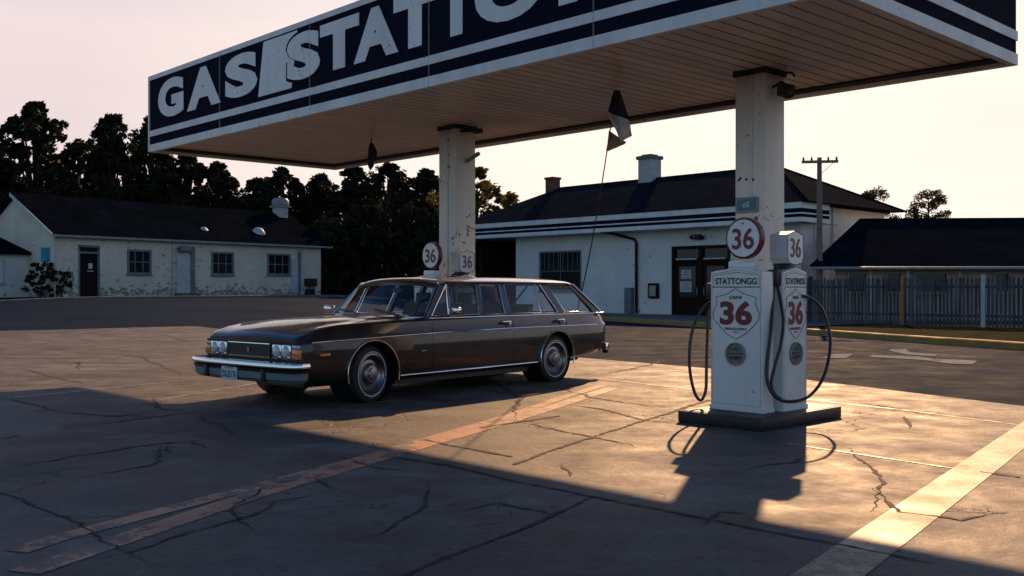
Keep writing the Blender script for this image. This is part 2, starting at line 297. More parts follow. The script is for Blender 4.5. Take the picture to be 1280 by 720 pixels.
def m_soffit():
    m = mat('soffit_boards', (.40,.32,.24), .5); nt = m.node_tree; B = nt.nodes['Principled BSDF']; tc = nt.nodes.new('ShaderNodeTexCoord'); sp = nt.nodes.new('ShaderNodeSeparateXYZ'); nt.links.new(tc.outputs['Object'], sp.inputs[0])
    d = nt.nodes.new('ShaderNodeMath'); d.operation = 'MULTIPLY'; nt.links.new(sp.outputs['X'], d.inputs[0]); d.inputs[1].default_value = 1/.19
    f = nt.nodes.new('ShaderNodeMath'); f.operation = 'FRACT'; nt.links.new(d.outputs[0], f.inputs[0])
    g = ramp(nt, f.outputs[0], [(.0, (0,0,0)), (.07, (0,0,0)), (.16, (1,1,1)), (.97, (1,1,1))])
    fl = nt.nodes.new('ShaderNodeMath'); fl.operation = 'FLOOR'; nt.links.new(d.outputs[0], fl.inputs[0]); wn = nt.nodes.new('ShaderNodeTexWhiteNoise'); wn.noise_dimensions = '1D'; nt.links.new(fl.outputs[0], wn.inputs['W'])
    n = noise(nt, .8, 5, .6, (3, .6, 1)); c = mixc(nt, ramp(nt, n.outputs['Fac'], [(.35, (0,0,0)), (.7, (1,1,1))]).outputs[0], (.80,.68,.55), (.62,.51,.40))
    c = mixc(nt, .5, c, ramp(nt, wn.outputs['Value'], [(0, (.72,)*3), (1, (1,)*3)]).outputs[0], 'MULTIPLY'); c = mixc(nt, g.outputs[0], (.02,.015,.012), c)
    nt.links.new(c, B.inputs['Base Color']); bump(nt, g.outputs[0], .5, .02); B.inputs['Roughness'].default_value = .3; return m
M['soffit'] = m_soffit()
def m_fence():
    m = mat('weathered_pickets', (.07,.085,.095), .85); nt = m.node_tree; B = nt.nodes['Principled BSDF']; n = noise(nt, 2.5, 6, .6, (3, 3, .25)); n2 = noise(nt, 1.2, 2, seed=4)
    c = mixc(nt, ramp(nt, n.outputs['Fac'], [(.35, (0,0,0)), (.65, (1,1,1))]).outputs[0], (.035,.038,.042), (.115,.12,.125)); c = mixc(nt, .6, c, ramp(nt, n2.outputs['Fac'], [(.35, (.5,)*3), (.65, (1,)*3)]).outputs[0], 'MULTIPLY')
    nt.links.new(c, B.inputs['Base Color']); return m
M['fence'] = m_fence()
M['orangepost'] = mottled('stained_post', (.38,.17,.06), (.28,.13,.05), 3, .8)

# ------------------------------------------------------------------ ground, road, concrete
def sheet(name, poly_rows, zoff, m, n=1):
    mb = MB(); mb.grid([[(x, y, hz(x, y)+zoff) for x, y in r] for r in poly_rows]); o = mb.build(name, m, sm=30); tag(o, kind='structure'); return o
def lerp(a, b, t): return (a[0]+(b[0]-a[0])*t, a[1]+(b[1]-a[1])*t)
def poly_at(P, t):
    d = [0]
    for i in range(len(P)-1): d.append(d[-1]+math.dist(P[i], P[i+1]))
    s = t*d[-1]
    for i in range(len(P)-1):
        if s <= d[i+1]+1e-9: return lerp(P[i], P[i+1], (s-d[i])/(d[i+1]-d[i]))
    return P[-1]
def ribbon(PA, PB, nu, nv): return [[lerp(poly_at(PA, i/nu), poly_at(PB, i/nu), j/nv) for j in range(nv+1)] for i in range(nu+1)]
xs = [-900,-300,-120,-80,-60]+[-50+2.0*i for i in range(41)]+[50,90,200,900]; ys = [-300,-40,0,10,20]+[24+2*i for i in range(19)]+[70,90,140,300,1200]
sheet('ground', [[(x, y) for x in xs] for y in ys], -.05, M['grass'])
AP = [(16, -3), (5.9, 10.9), (3.4, 16.3), (-4.6, 26.6), (-10, 31.3), (-14.6, 29.8), (-32, 24)]          # edge between concrete and asphalt
KR = [(17, 4.7), (8.4, 28.5), (3.86, 41), (0, 51.7), (-4, 60)]                           # right-hand kerb
KL = [(-36.5, 19), (-20.1, 40.7), (-9, 55.5), (-4, 60)]                                  # left-hand kerb
sheet('road', [[(x, y) for x in [-40+1.5*i for i in range(39)]] for y in [-12+1.5*i for i in range(50)]], -.022, M['asphalt'])
sheet('concrete_apron', ribbon(AP, [(10, -8), (0, -8), (-12, -4), (-24, 2), (-34, 10)], 60, 40), .0, M['concrete'])
# raised verges beyond the kerbs: pavement in front of the station, grass by the fence, grass by the cottage
def raised(name, P, m, zt=.12, side=.0):
    mb = MB(); n = len(P)
    mb.add([(x, y, hz(x, y)+zt) for x, y in P]+[(x, y, hz(x, y)-.3) for x, y in P], [tuple(range(n))]+[(i, (i+1) % n, n+(i+1) % n, n+i) for i in range(n)]); o = mb.build(name, m); tag(o, kind='structure'); return o
raised('station_pavement', [(8.1, 30.1), (3.98, 41.3), (.12, 52), (-4, 62), (10, 62), (26, 38.5), (12.5, 34.6)], M['pave'])
raised('grass_verge', [(17.1, 5.0), (8.12, 30.05), (12.52, 34.55), (26, 38.45), (40, 30), (40, 5)], M['grass'])
def strip_side(name, P, d, z0, z1, m, nseg=40):           # kerb: a thin long box following P
    mb = MB(); pts = [poly_at(P, i/nseg) for i in range(nseg+1)]; rows = []
    for i, (x, y) in enumerate(pts):
        a = Vector(pts[max(i-1, 0)]); b = Vector(pts[min(i+1, nseg)]); t = (b-a).normalized(); nrm = Vector((-t.y, t.x))*d; h = hz(x, y)
        jag = rnd.uniform(-.006, .006)
        rows.append([(x, y, h+z0), (x, y, h+z1-.02+jag), (x+nrm.x*.12, y+nrm.y*.12, h+z1+jag), (x+nrm.x, y+nrm.y, h+z1+jag), (x+nrm.x, y+nrm.y, h+z0)])
    mb.grid(rows); mb.f += [(0,1,2,3,4), tuple(nseg*5+k for k in (4,3,2,1,0))]
    o = mb.build(name, m, sm=30); tag(o, kind='structure'); return o
strip_side('kerb', [(17, 4.7), (8.02, 30.1), (3.86, 41), (0, 51.7), (-4, 60)], -.26, -.1, .145, M['yellow'])
strip_side('kerb', [(-36.5, 19), (-20.1, 40.7), (-9, 55.5), (-6, 59.5)], .22, -.1, .10, M['kerb'])
# left verge follows the land
mb = MB(); mb.grid([[(p[0]-.8*k, p[1]+.6*k, hz(*p)+.06+.0*k if k < 6 else .92) for k in (.2, .6, 1.2, 1.8, 2.4, 3.0, 20)] for p in [poly_at([(-36.5,19), (-20.1,40.7), (-9,55.5), (-4, 62)], i/30) for i in range(31)]])
tag(mb.build('grass_verge', M['grass']), kind='structure')

# painted markings, cracks and joints on the concrete (real positions on the ground plane)
def ground_line(name, P, wd, z, m, jit=0, taper=False, step=.055):
    Q = [Vector(gp(*p)) if len(p) == 2 else Vector(p[:2]) for p in P]; pts = []
    for i in range(len(Q)-1):
        n = max(2, int((Q[i+1]-Q[i]).length/step)) if jit else 2
        for k in range(n): pts.append(Q[i].lerp(Q[i+1], k/n))
    pts.append(Q[-1]); rows = []; off = 0
    for i, p in enumerate(pts):
        t = (pts[min(i+1, len(pts)-1)]-pts[max(i-1, 0)]).normalized(); nr = Vector((-t.y, t.x))
        off = off*.86+rnd.gauss(0, jit); ww = wd*(rnd.uniform(.3, 1.6)*max(.4, min(1.3, p.y/10)) if jit else 1)
        if taper: ww *= max(.12, min(1, 3*min(i, len(pts)-1-i)/len(pts)))
        c = p+nr*off; a = c+nr*ww/2; b = c-nr*ww/2; rows.append([(a.x, a.y, hz(*a)+z), (b.x, b.y, hz(*b)+z)])
    mb = MB(); mb.grid(rows); o = mb.build(name, m, fix=False)
    if o.data.polygons[0].normal.z < 0: o.data.flip_normals()
    return tag(o, kind='structure')
CR = [[(-30,603),(25,627),(120,670),(215,709)], [(60,718),(95,703),(172,686),(240,666),(300,650),(350,627),(425,611)], [(425,611),(390,597)], [(-20,592),(25,582),(100,570),(205,555),(240,552),(265,560),(318,559)],
      [(92,534),(155,525),(250,515),(273,511)], [(252,515),(257,527),(280,530),(295,542),(270,550)], [(207,557),(210,568)], [(192,496),(195,510),(250,517)], [(25,460),(107,481)], [(5,497),(70,514)], [(88,456),(100,452),(97,463)],
      [(700,505),(750,512),(810,525),(865,531)], [(685,482),(740,497),(845,512)], [(640,527),(745,547),(800,559)], [(920,587),(985,580),(1018,570)], [(1075,503),(1130,512),(1170,520)],
      [(740,470),(790,462),(830,450)], [(120,440),(180,447),(230,470)], [(30,520),(90,517),(150,521),(195,512)], [(205,555),(190,580),(140,590),(90,600)], [(330,604),(300,640),(310,664)], [(560,640),(620,630),(700,650)], [(430,680),(480,668),(520,640),(540,600)], [(870,660),(900,640),(960,645)], [(1090,610),(1130,640),(1200,650),(1262,640)], [(1060,560),(1100,600),(1090,640)], [(610,470),(650,500),(640,530)], [(140,425),(210,420),(240,428)], [(1130,520),(1140,536)], [(330,604),(380,600)], [(420,571),(470,585),(530,590)], [(700,580),(716,596)]]
for P in CR: ground_line('pavement_crack', P, .042, .004, M['crack'], .012, True)
JN = [[(495,572),(560,582),(640,601),(840,641),(1040,679),(1165,704)], [(530,550),(640,571)], [(500,722),(545,702),(640,666),(740,622)], [(640,581),(715,555),(810,525),(885,500)], [(1225,590),(1275,597)], [(600,535),(700,520)],
      [(25,545),(-60,560)]]
for P in JN: ground_line('slab_joint', P, .042, .005, M['crack'], .004)
PJ = [[(1003,499),(1130,513),(1300,535)], [(985,555),(1085,570),(1192,586)], [(735,472),(865,487)], [(230,476),(20,497)], [(430,461),(200,500)]]
for P in PJ: ground_line('slab_joint', P, .035, .0045, M['joint'], .003)
def marking(name, polys, m, z=.003):
    mb = MB()
    for P in polys:
        mb.add([(*gp(x, y), z) for x, y in P], [tuple(range(len(P)))])
    o = mb.build(name, m, fix=False)
    for p in o.data.polygons:
        if p.normal.z < 0: p.flip()
    return tag(o, kind='structure')
a1, a2 = gp(1000, 712), gp(1267, 535); b1, b2 = gp(1088, 700), gp(1267, 557)
da = Vector(a2)-Vector(a1); da.normalize(); w0 = .28; nr = Vector((da.y, -da.x))
s0 = Vector(a1)-da*2; s1 = Vector(a2)+da*3
mb = MB(); mb.grid([[(*(s0.lerp(s1, i/30)), .0035), (*(s0.lerp(s1, i/30)+nr*w0), .0035)] for i in range(31)]); o = mb.build('road_marking', M['stripe_y'], fix=False); tag(o, kind='structure')
if o.data.polygons[0].normal.z < 0: o.data.flip_normals()
ground_line('road_marking', [(20,690),(80,671),(440,577),(640,519),(700,498),(752,482)], .15, .0035, M['stripe_o'])
ground_line('road_marking', [(30,716),(100,692),(320,618),(530,556),(640,525),(715,501),(765,485)], .19, .003, M['stripe_o'])
q = lambda P: [(920+x*.3888, 180+y*.3888) for x, y in P]
marking('road_marking', [q([(268,686),(318,672),(380,672),(352,686)]), q([(425,682),(440,676),(600,682),(640,690),(700,690),(775,695),(760,706),(690,704),(600,692)]), q([(490,663),(500,658),(545,657),(560,668),(650,674),(640,680),(560,676)])], M['stripe_w'], -.012)

# ------------------------------------------------------------------ canopy
AX = R(-46.5)
CZ = 3.78
FL = (-6.54, 17.96)
can = thing('station_canopy', (FL[0], FL[1], 0), AX, 'flat roofed navy and white canopy lettered GAS STATION on two pale columns', 'canopy')
CW, CD, CH = 13.4, 3.95, 1.36
MB().box(.05, CW-.05, .05, CD-.05, CZ+.10, CZ+.16).build('soffit', M['soffit'], can)
MB().box(.06, CW-.06, .06, CD-.06, CZ+1.1, CZ+1.16).build('roof_deck', M['metal'], can)
z0, z1 = CZ, CZ+CH
bands = [('white_trim', 0, .125, 0, 'white'), ('stripe', .125, .27, .0, 'navy'), ('stripe', .27, .375, .0, 'white'), ('sign_panel', .375, 1.28, .0, 'navy'), ('top_trim', 1.28, 1.36, 0, 'white')]
for nm, a, b, _, m in bands:
    e = .0 if m == 'navy' else .014
    mb = MB(); mb.box(-e, CW+e, -e, .06, z0+a, z0+b); mb.box(CW-.06, CW+e, .062, CD-.062, z0+a, z0+b); mb.box(-e, CW+e, CD-.06, CD+e, z0+a, z0+b); mb.box(-e, .06, .062, CD-.062, z0+a, z0+b)
    mb.build(nm, M[m], can)
for xa in (-.016, CW-.03): MB().box(xa, xa+.046, -.02, .02, z0+.01, z1-.01).build('corner_trim', M['white'], can)
for x in range(1, 5): MB().box(x*2.68-.003, x*2.68+.003, -.0152, .0, z0+.004, z1-.004).build('panel_seam', M['metal'], can)
MB().tube([(.07,.12,CZ+.085),(CW-.07,.12,CZ+.085)], .022).tube([(.07,CD-.1,CZ+.07),(CW-.07,CD-.1,CZ+.07)], .035).tube([(.1,.15,CZ+.075),(.1,CD-.12,CZ+.075)], .035).build('gutter_pipe', M['dark'], can)
def sgn(ch, xa, xb, za, zb, off=.055):
    mb = MB(); text(mb, ch, 1, frame_m(((xa+xb)/2, -.012, z0+(za+zb)/2), (1,0,0), (0,0,1)), .003, off, fit=(xb-xa, zb-za)); return mb
LZ0, LZ1 = .53, 1.20
for ch, a, b in [('G', .36, 1.42), ('A', 1.50, 2.75), ('S', 2.84, 3.92), ('S', 4.72, 5.66), ('T', 5.60, 6.60), ('A', 6.42, 7.46), ('T', 7.30, 8.24), ('I', 8.42, 8.70), ('O', 8.86, 10.05), ('N', 10.2, 11.25)]:
    l = sgn(ch, a+.03, b-.03, LZ0, LZ1, .055)
    ol = MB(); text(ol, ch, 1, frame_m(((a+b)/2, -.0055, z0+(LZ0+LZ1)/2), (1,0,0), (0,0,1)), .0015, .055, fit=(b-a+.03, LZ1-LZ0+.085)); o = l.build('letter', M['letter'], can); ol.build('letter_outline', M['navy'], o); o['label'] = 'white capital letter %s of the canopy sign' % ch
MB().prism([(3.90,-.004,z0+.45),(4.86,-.004,z0+.45),(5.02,-.004,z0+1.26),(4.06,-.004,z0+1.26)], (0,.003,0)).build('blank_patch', M['letter'], can)
def column(x, y):
    c = MB().bevbox(x-.205, x+.205, y-.205, y+.205, 0, CZ+.10, .012).build('column', M['column'], can, 40)
    MB().box(x-.225, x+.225, y-.225, y+.225, CZ+.035, CZ+.098).build('collar', M['dark'], c)
    MB().box(x-.24, x+.24, y-.24, y+.24, 0, .10).build('base_plate', M['islandedge'], c)
    MB().tube([(x+.02,y-.215,CZ+.03),(x+.02,y-.215,.1)], .012, 6).build('conduit', M['column'], c)
    return c
c1 = column(11.02, 2.59); c2 = column(5.5, 2.6)
# plaque, flood lamp and bolt holes on the near column
x, y = 11.02, 2.59
fx, fy = x-.03, y-.205
MB().bevbox(fx-.15, fx+.15, fy-.035, fy, 2.21, 2.39, .01).build('plaque', M['metal'], c1)
pl = MB().box(fx-.12, fx+.12, fy-.040, fy-.034, 2.235, 2.365).build('plaque_face', M['blue'], c1)
mb = MB(); text(mb, 'oil', .09, frame_m((fx, fy-.041, 2.30), (1,0,0), (0,0,1)), .001, .004); mb.build('plaque_lettering', M['pale'], c1)
for k, (dx, dz) in enumerate([(-.15,.0),(-.07,-.02),(.02,-.03),(-.17,-.02)]): MB().lathe([(.017,0),(.017,.004)], (fx+dx+.05, fy-.003, 2.62+dz), (0,1,0), 10).build('bolt_hole', M['dark'], c1)
def lamp(root_col, x, y, z):
    mb = MB(); mb.tube([(x,y-.0,z),(x+.12,y-.02,z+.04),(x+.22,y-.02,z-.02)], .018); mb.tube([(x+.02,y,z+.15),(x+.26,y-.02,z+.13),(x+.3,y-.03,z+.08)], .014)
    mb.bevbox(x+.10, x+.27, y-.09, y+.06, z-.13, z+.0, .02); mb.lathe([(.05,0),(.075,.06),(.08,.08)], (x+.2,y-.02,z-.05), (.5,-.3,-.6), 12)
    mb.build('flood_lamp', M['dark'], root_col, 40)
lamp(c1, x+.205, y-.05, CZ-.12)
x, y = 5.5, 2.6
MB().tube([(x+.205,y-.1,CZ+.0),(x+.5,y-.05,CZ-.02)], .022).bevbox(x+.48, x+.62, y-.1, y, CZ-.07, CZ+.0, .015).build('lamp_arm', M['dark'], c2, 40)
MB().tube([(x+.205,y+.02,CZ-.46),(x+.46,y+.05,CZ-.36)], .035).build('bracket', M['metal'], c2, 40)

# ------------------------------------------------------------------ pump islands and pumps
UL = Vector((-.688, .725)); VL = Vector((.725, .688)); OFF = Vector((-3.5, 5.2))
def make_island():
    o = thing('pump_island', (2.3, 9.2, 0), AX, 'low black edged slab carrying the two near pumps beside the near column', 'pump island', 'pump islands under the canopy')
    MB().bevbox(-.95, 0, 0, 1.50, 0.0, .115, .012).build('edge', M['islandedge'], o, 40)
    MB().box(-.915, -.035, .035, 1.465, .1145, .119).build('top', M['island'], o); return o
isl = make_island()
def shield(w, h, cx, cz, n=0):
    P = [(-.30,.36),(-.16,.40),(0,.50),(.16,.40),(.30,.36),(.42,.33),(.40,.20),(.48,.0),(.46,-.12),(.33,-.26),(.18,-.40),(0,-.50),(-.18,-.40),(-.33,-.26),(-.46,-.12),(-.48,.0),(-.40,.20),(-.42,.33)]
    return [(cx+a*w, cz+b*h) for a, b in P]
def outline(mb, P, t, y):      # closed ribbon of width t in the x-z plane
    n = len(P); Q = []
    for i in range(n):
        a = Vector(P[i-1]); b = Vector(P[i]); c = Vector(P[(i+1) % n]); d = ((b-a).normalized()+(c-b).normalized()).normalized(); nr = Vector((-d.y, d.x)); Q.append((b+nr*t/2, b-nr*t/2))
    vs = []
    for p, r in Q: vs += [(p.x, y, p.y), (r.x, y, r.y)]
    mb.add(vs, [(2*i, 2*i+1, 2*((i+1) % n)+1, 2*((i+1) % n)) for i in range(n)])
def make_pump(w, d, loc, rz, head, label):
    o = thing('gas_pump', (loc[0], loc[1], .119), rz, label, 'fuel pump', 'old enamel fuel pumps on the islands')
    T = 1.37
    bm_ = MB(); P = [(0,0,0),(w,0,0),(w,0,T),(w/2,0,T+.045),(0,0,T)]
    bm_.prism(P, (0,d,0)); body = bm_.build('body', M['pump_white'], o)
    bv = body.modifiers.new('b', 'BEVEL'); bv.width = .012; bv.segments = 2; bv.limit_method = 'ANGLE'
    skirt = MB().box(-.008, w+.008, -.006, d+.006, 0, .045)
    # door edge and rivets
    mb = MB(); outline(mb, [(.02,.06),(w-.02,.06),(w-.02,T-.02),(w/2,T+.018),(.02,T-.02)], .003, -.0025); mb.add([(.02,-.0025,T-.155),(w-.02,-.0025,T-.155),(w-.02,-.0025,T-.150),(.02,-.0025,T-.150)], [(0,1,2,3)])
    outline(mb, [(.035,T-.145),(w-.035,T-.145),(w-.035,T-.035),(w/2,T-.005),(.035,T-.035)], .005, -.003)
    mb.build('panel_line', M['ink'], o, fix=False)
    skirt.build('skirt', M['pump_white'], o)
    rv = lambda p, a: MB().lathe([(.0055,0),(.004,.004)], p, a, 8).build('rivet', M['metal'], o)
    for z in (.12,.35,.58,.80,1.0,1.2):
        for x in (.011, w-.011): rv((x, 0, z), (0,-1,0))
        if z > .5: rv((w, d*.5, z+.03), (1,0,0)); rv((0, d*.5, z-.02), (-1,0,0))
    mb = MB(); fm = lambda x, z: frame_m((x, -.004, z), (1,0,0), (0,0,1))
    text(mb, 'STATTONGG' if head == 'round' else 'STATINDS', .09, fm(w/2, T-.092), .0005, .002, fit=(w*.80, .066)); mb.build('pump_name', M['ink'], o)
    sh = shield(w*.93, .50, w/2, .955)
    pl = MB().add([(x, -.0015, z) for x, z in sh], [tuple(range(len(sh)))]).build('shield', M['pump_white'], o, fix=False)
    mb = MB(); outline(mb, sh, .007, -.003); text(mb, 'DRINE', .05, fm(w/2, 1.118), .0005, .001, fit=(w*.24, .032)); text(mb, 'A R S', .03, fm(w/2, .775), .0005, .0005, fit=(w*.13, .018)); mb.build('shield_outline', M['ink'], pl, fix=False)
    mb = MB(); text(mb, '36', .3, fm(w/2, .965), .001, .012, fit=(w*.62, .24)); text(mb, 'PRRAGUUSAY', .03, fm(w/2, .808), .0005, .001, fit=(w*.43, .026)); mb.build('shield_number', M['red'], pl)
    g = MB(); g.lathe([(.115,0),(.115,.018),(.105,.022),(.098,.014),(.098,.006)], (w/2, 0, .56), (0,-1,0), 36, cap=False); gl = g.build('sight_glass', M['metal'], o, 40)
    MB().lathe([(.1,.0),(.1,.007)], (w/2, 0, .56), (0,-1,0), 36).build('glass_face', mat_glassface, gl)
    mb = MB(); text(mb, 'PREMASSEONS', .03, frame_m((w/2, -.009, .565), (1,0,0), (0,0,1)), .0004, 0, fit=(.16, .016)); mb.build('glass_lettering', M['ink'], gl); mb = MB(); text(mb, 'ACIMA', .03, frame_m((w/2, -.009, .61), (1,0,0), (0,0,1)), .0004, 0, fit=(.09, .02))
    mb.build('glass_lettering', M['ink'], gl); mb = MB()
    mb.box(w/2-.07, w/2-.035, -.0095, -.0085, .51, .535); mb.box(w/2-.02, w/2+.03, -.0095, -.0085, .505, .54); mb.box(w/2+.04, w/2+.07, -.0095, -.0085, .515, .54)
    mb.build('glass_emblem', M['ink'], gl)
    if head == 'round':
        s = MB().bevbox(w*.30, w*.76, d*.2, d*.8, T+.02, T+.105, .015).build('sign_stem', M['pump_white'], o, 40)
        cx, cz = w*.60, 1.82-.119
        sg = MB().lathe([(.19,-.035),(.205,-.03),(.205,.03),(.19,.035)], (cx, d*.35, cz), (0,1,0), 48).build('round_sign', M['red'], o, 40)
        MB().lathe([(.183,0),(.183,.004)], (cx, d*.35-.038, cz), (0,1,0), 48).build('sign_face', M['pump_white'], sg)
        mb = MB(); text(mb, '36', .3, frame_m((cx, d*.35-.041, cz-.005), (1,0,0), (0,0,1)), .001, .006, fit=(.25, .21)); mb.build('sign_number', M['red'], sg)
        MB().lathe([(.010,0),(.010,.004)], (cx, d*.35-.04, cz+.145), (0,1,0), 12).build('sign_bolt', M['dark'], sg)
    else:
        MB().bevbox(w*.3, w*.7, d*.2, d*.8, T+.02, T+.08, .01).build('sign_stem', M['dark'], o, 40)
        P = [(0,.02),(.04,-.035),(.17,-.055),(.30,-.035),(.34,.02),(.335,.20),(.34,.27),(.17,.315),(0,.27),(.005,.20)]
        bx = MB().prism([(w/2-.15+a*.88, -.0, T+.12+b*.92) for a, b in P], (0, .20, 0)).build('box_sign', M['pump_white'], o)
        Q = [(w/2-.15+a*.88, T+.12+b*.92) for a, b in P]
        mb = MB(); outline(mb, Q, .010, -.004); mb.build('sign_border', M['ink'], bx, fix=False)
        mb = MB(); text(mb, '36', .3, frame_m((w/2, -.005, T+.24), (1,0,0), (0,0,1)), .001, .0, fit=(.19, .19)); mb.build('sign_number', M['red'], bx)
    return o
M['glassface'] = mottled('meter_face', (.22,.22,.19), (.13,.135,.12), 12, .15, .02); mat_glassface = M['glassface']
p1 = make_pump(.60, .20, (2.0, 10.03), AX, 'round', 'white enamel pump with the round 36 sign, left one on the near island')
p2 = make_pump(.44, .25, (2.66, 9.75), AX+R(90), 'box', 'white enamel pump with the box shaped 36 sign, right one on the near island')
def smoothpts(P, n=8):
    P = [Vector(p) for p in P]; P = [P[0]*2-P[1]]+P+[P[-1]*2-P[-2]]; out = []
    for i in range(1, len(P)-2):
        for k in range(n):
            t = k/n; a, b, c, d = P[i-1:i+3]; out.append(.5*((2*b)+(c-a)*t+(2*a-5*b+4*c-d)*t*t+(3*b-a-3*c+d)*t**3))
    out.append(P[-2]); return out
def hose(root, P, r=.016, name='hose'):
    I = inv(root); I = Matrix.Translation((0,0,0)) @ I
    return MB().tube([I @ p for p in smoothpts(P)], r, 8).build(name, M['hose'], root, 60)
def hp(x, y, Y): return pw(x, y, Y)
h1 = hose(p1, [hp(893,372,10.16), hp(886,392,10.15), hp(884,425,10.15), hp(883,462,10.13), hp(882,488,10.1), hp(876,500,10.1), hp(868,490,10.1), hp(862,460,10.12), hp(863,425,10.14), hp(870,400,10.16), hp(880,384,10.18), hp(895,375,10.2)])
h2 = hose(p2, [hp(967,352,9.80), hp(966,372,9.74), hp(964,410,9.66), hp(959,455,9.62), hp(960,480,9.6), hp(970,497,9.58), hp(988,502,9.58), hp(1010,496,9.66), hp(1028,474,9.8), hp(1037,440,9.9), hp(1036,412,9.98), hp(1027,386,10.0), hp(1013,373,10.0), hp(1002,370,9.98)])
h3 = hose(p2, [hp(971,353,9.82), hp(975,374,9.76), hp(979,402,9.68), hp(976,430,9.62), hp(969,455,9.6), hp(964,478,9.6), hp(968,492,9.59), hp(976,499,9.58)])
def nozzle(root, p):
    I = inv(root); p = I @ p; mb = MB(); mb.bevbox(p.x-.06, p.x+.055, p.y-.06, p.y+.06, p.z-.06, p.z+.10, .015); mb.tube([p+Vector((0,0,.05)), p+Vector((.03,.0,.12)), p+Vector((.09,.0,.14))], [.022,.018,.014]); mb.tube([p+Vector((-.04,0,-.05)), p+Vector((-.06,0,.02)), p+Vector((-.04,0,.06))], .008)
    mb.build('nozzle', M['black'], root, 40)
nozzle(p2, hp(968,350,9.80)); nozzle(p1, hp(892,366,10.17))
for src, lb in ((isl, 'low black edged slab behind the parked wagon, by the far column'), (p1, 'white pump with round 36 sign behind the wagon, at the far column'), (p2, 'white pump with box shaped 36 sign behind the wagon, at the far column')):
    c = copy_tree(src); c.location = Vector(src.location)+Vector((OFF.x, OFF.y, 0)); c['label'] = lb

# ------------------------------------------------------------------ pennants
def pennant(top, bot, flag, label, name='flag_pole'):
    o = thing(name, tuple(bot), 0, label, 'flag'); b = Vector(bot)
    P = [b+(Vector(top)-b)*t for t in [i/16 for i in range(17)]]
    P = [p-b+Vector((.06*math.sin(i/16*math.pi), 0, -.10*math.sin(i/16*math.pi))) for i, p in enumerate(P)]
    MB().tube(P, [.013-.006*i/16 for i in range(17)], 6).build('pole', M['dark'], o, 60)
    return o, b
top = pw(770,112,12.45); bot = Vector((1.05, 19.6, 0))
fp, b0 = pennant(top, bot, None, 'slim leaning pole with a tattered navy, white and tan flag below the canopy')
def cloth(name, poly, m, root, Y, thick=.012):
    # grid between left and right edges with ripples
    mb = MB(); rows = []
    n = 10
    for i in range(n+1):
        t = i/n; a = Vector(poly[0]).lerp(Vector(poly[3]), t); b = Vector(poly[1]).lerp(Vector(poly[2]), t); row = []
        for j in range(9):
            s = j/8; p = a.lerp(b, s); q = pw(p.x, p.y, Y+.07*math.sin(s*7+t*2)+.03*math.sin(t*9)); row.append(q-root.location)
        rows.append(row)
    mb.grid(rows); o = mb.build(name, m, root, 60, fix=False); s = o.modifiers.new('s', 'SOLIDIFY'); s.thickness = .006; return o
cloth('cloth', [(767,113),(774,113),(788,152),(760,140)], M['flagnavy'], fp, 12.6)
cloth('cloth', [(761,140),(786,150),(790,170),(776,177)], M['flagwhite'], fp, 12.6); cloth('cloth', [(761,140),(780,160),(778,178),(763,150)], M['flagwhite'], fp, 12.64)
cloth('cloth', [(761,163),(783,178),(779,181),(758,190)], M['flagtan'], fp, 13.0)
fb = thing('furled_banner', tuple(pw(464,176,16.95)), 0, 'small dark furled banner hanging under the canopy near the far column', 'flag')
MB().tube([(0,0,.12),(0,0,-.05)], .012, 6).build('cord', M['dark'], fb)
mb = MB(); rows = []
for i in range(12):
    t = i/11; r = [.03,.05,.065,.075,.08,.085,.085,.08,.07,.06,.04,.008][i]; rows.append([(r*(1+.25*math.sin(k*2.1+i*.5))*math.cos(k*math.pi/5)*.8+.02*math.sin(t*4), r*math.sin(k*math.pi/5), -.04-t*.46) for k in range(11)])
mb.grid(rows).build('cloth', M['flagnavy'], fb, 60)
MB().lathe([(.16,0),(.16,.03),(.05,.06)], (0,0,.09), (0,0,1), 20).build('mount', M['metal'], fb, 40)

# ------------------------------------------------------------------ the wagon
TH = R(49)
rx, ry = math.cos(TH), math.sin(TH)
CO = (-1.67-.90*ry*1.0, 11.57+.90*rx)     # front axle centre line: near wheel contact plus half track
car = thing('station_wagon', (CO[0], CO[1], 0), TH, 'dark brown chrome trimmed old station wagon parked under the canopy', 'car')
WB = 3.45
def lin(T, x):
    if x <= T[0][0]: return T[0][1]
    for (a, p), (b, q_) in zip(T, T[1:]):
        if x <= b: return p+(q_-p)*(x-a)/(b-a)
    return T[-1][1]
HW = [(-.98,.90),(-.93,.925),(-.8,.945),(0,.97),(1,.985),(2.4,.985),(3.6,.975),(4.3,.955),(4.6,.93),(4.70,.90)]
ZB = [(-.98,.36),(-.90,.30),(-.5,.25),(.5,.235),(3.0,.25),(3.9,.30),(4.5,.36),(4.70,.42)]
ZT = [(-.98,.715),(-.8,.735),(1,.78),(2.5,.795),(4.7,.79)]
ZBE = [(-.98,.758),(-.955,.785),(-.92,.805),(-.86,.83),(-.75,.86),(-.6,.888),(-.4,.912),(0,.934),(.6,.95),(1.0,.958),(2.4,.972),(4.0,.985),(4.45,.975),(4.62,.93),(4.70,.86)]
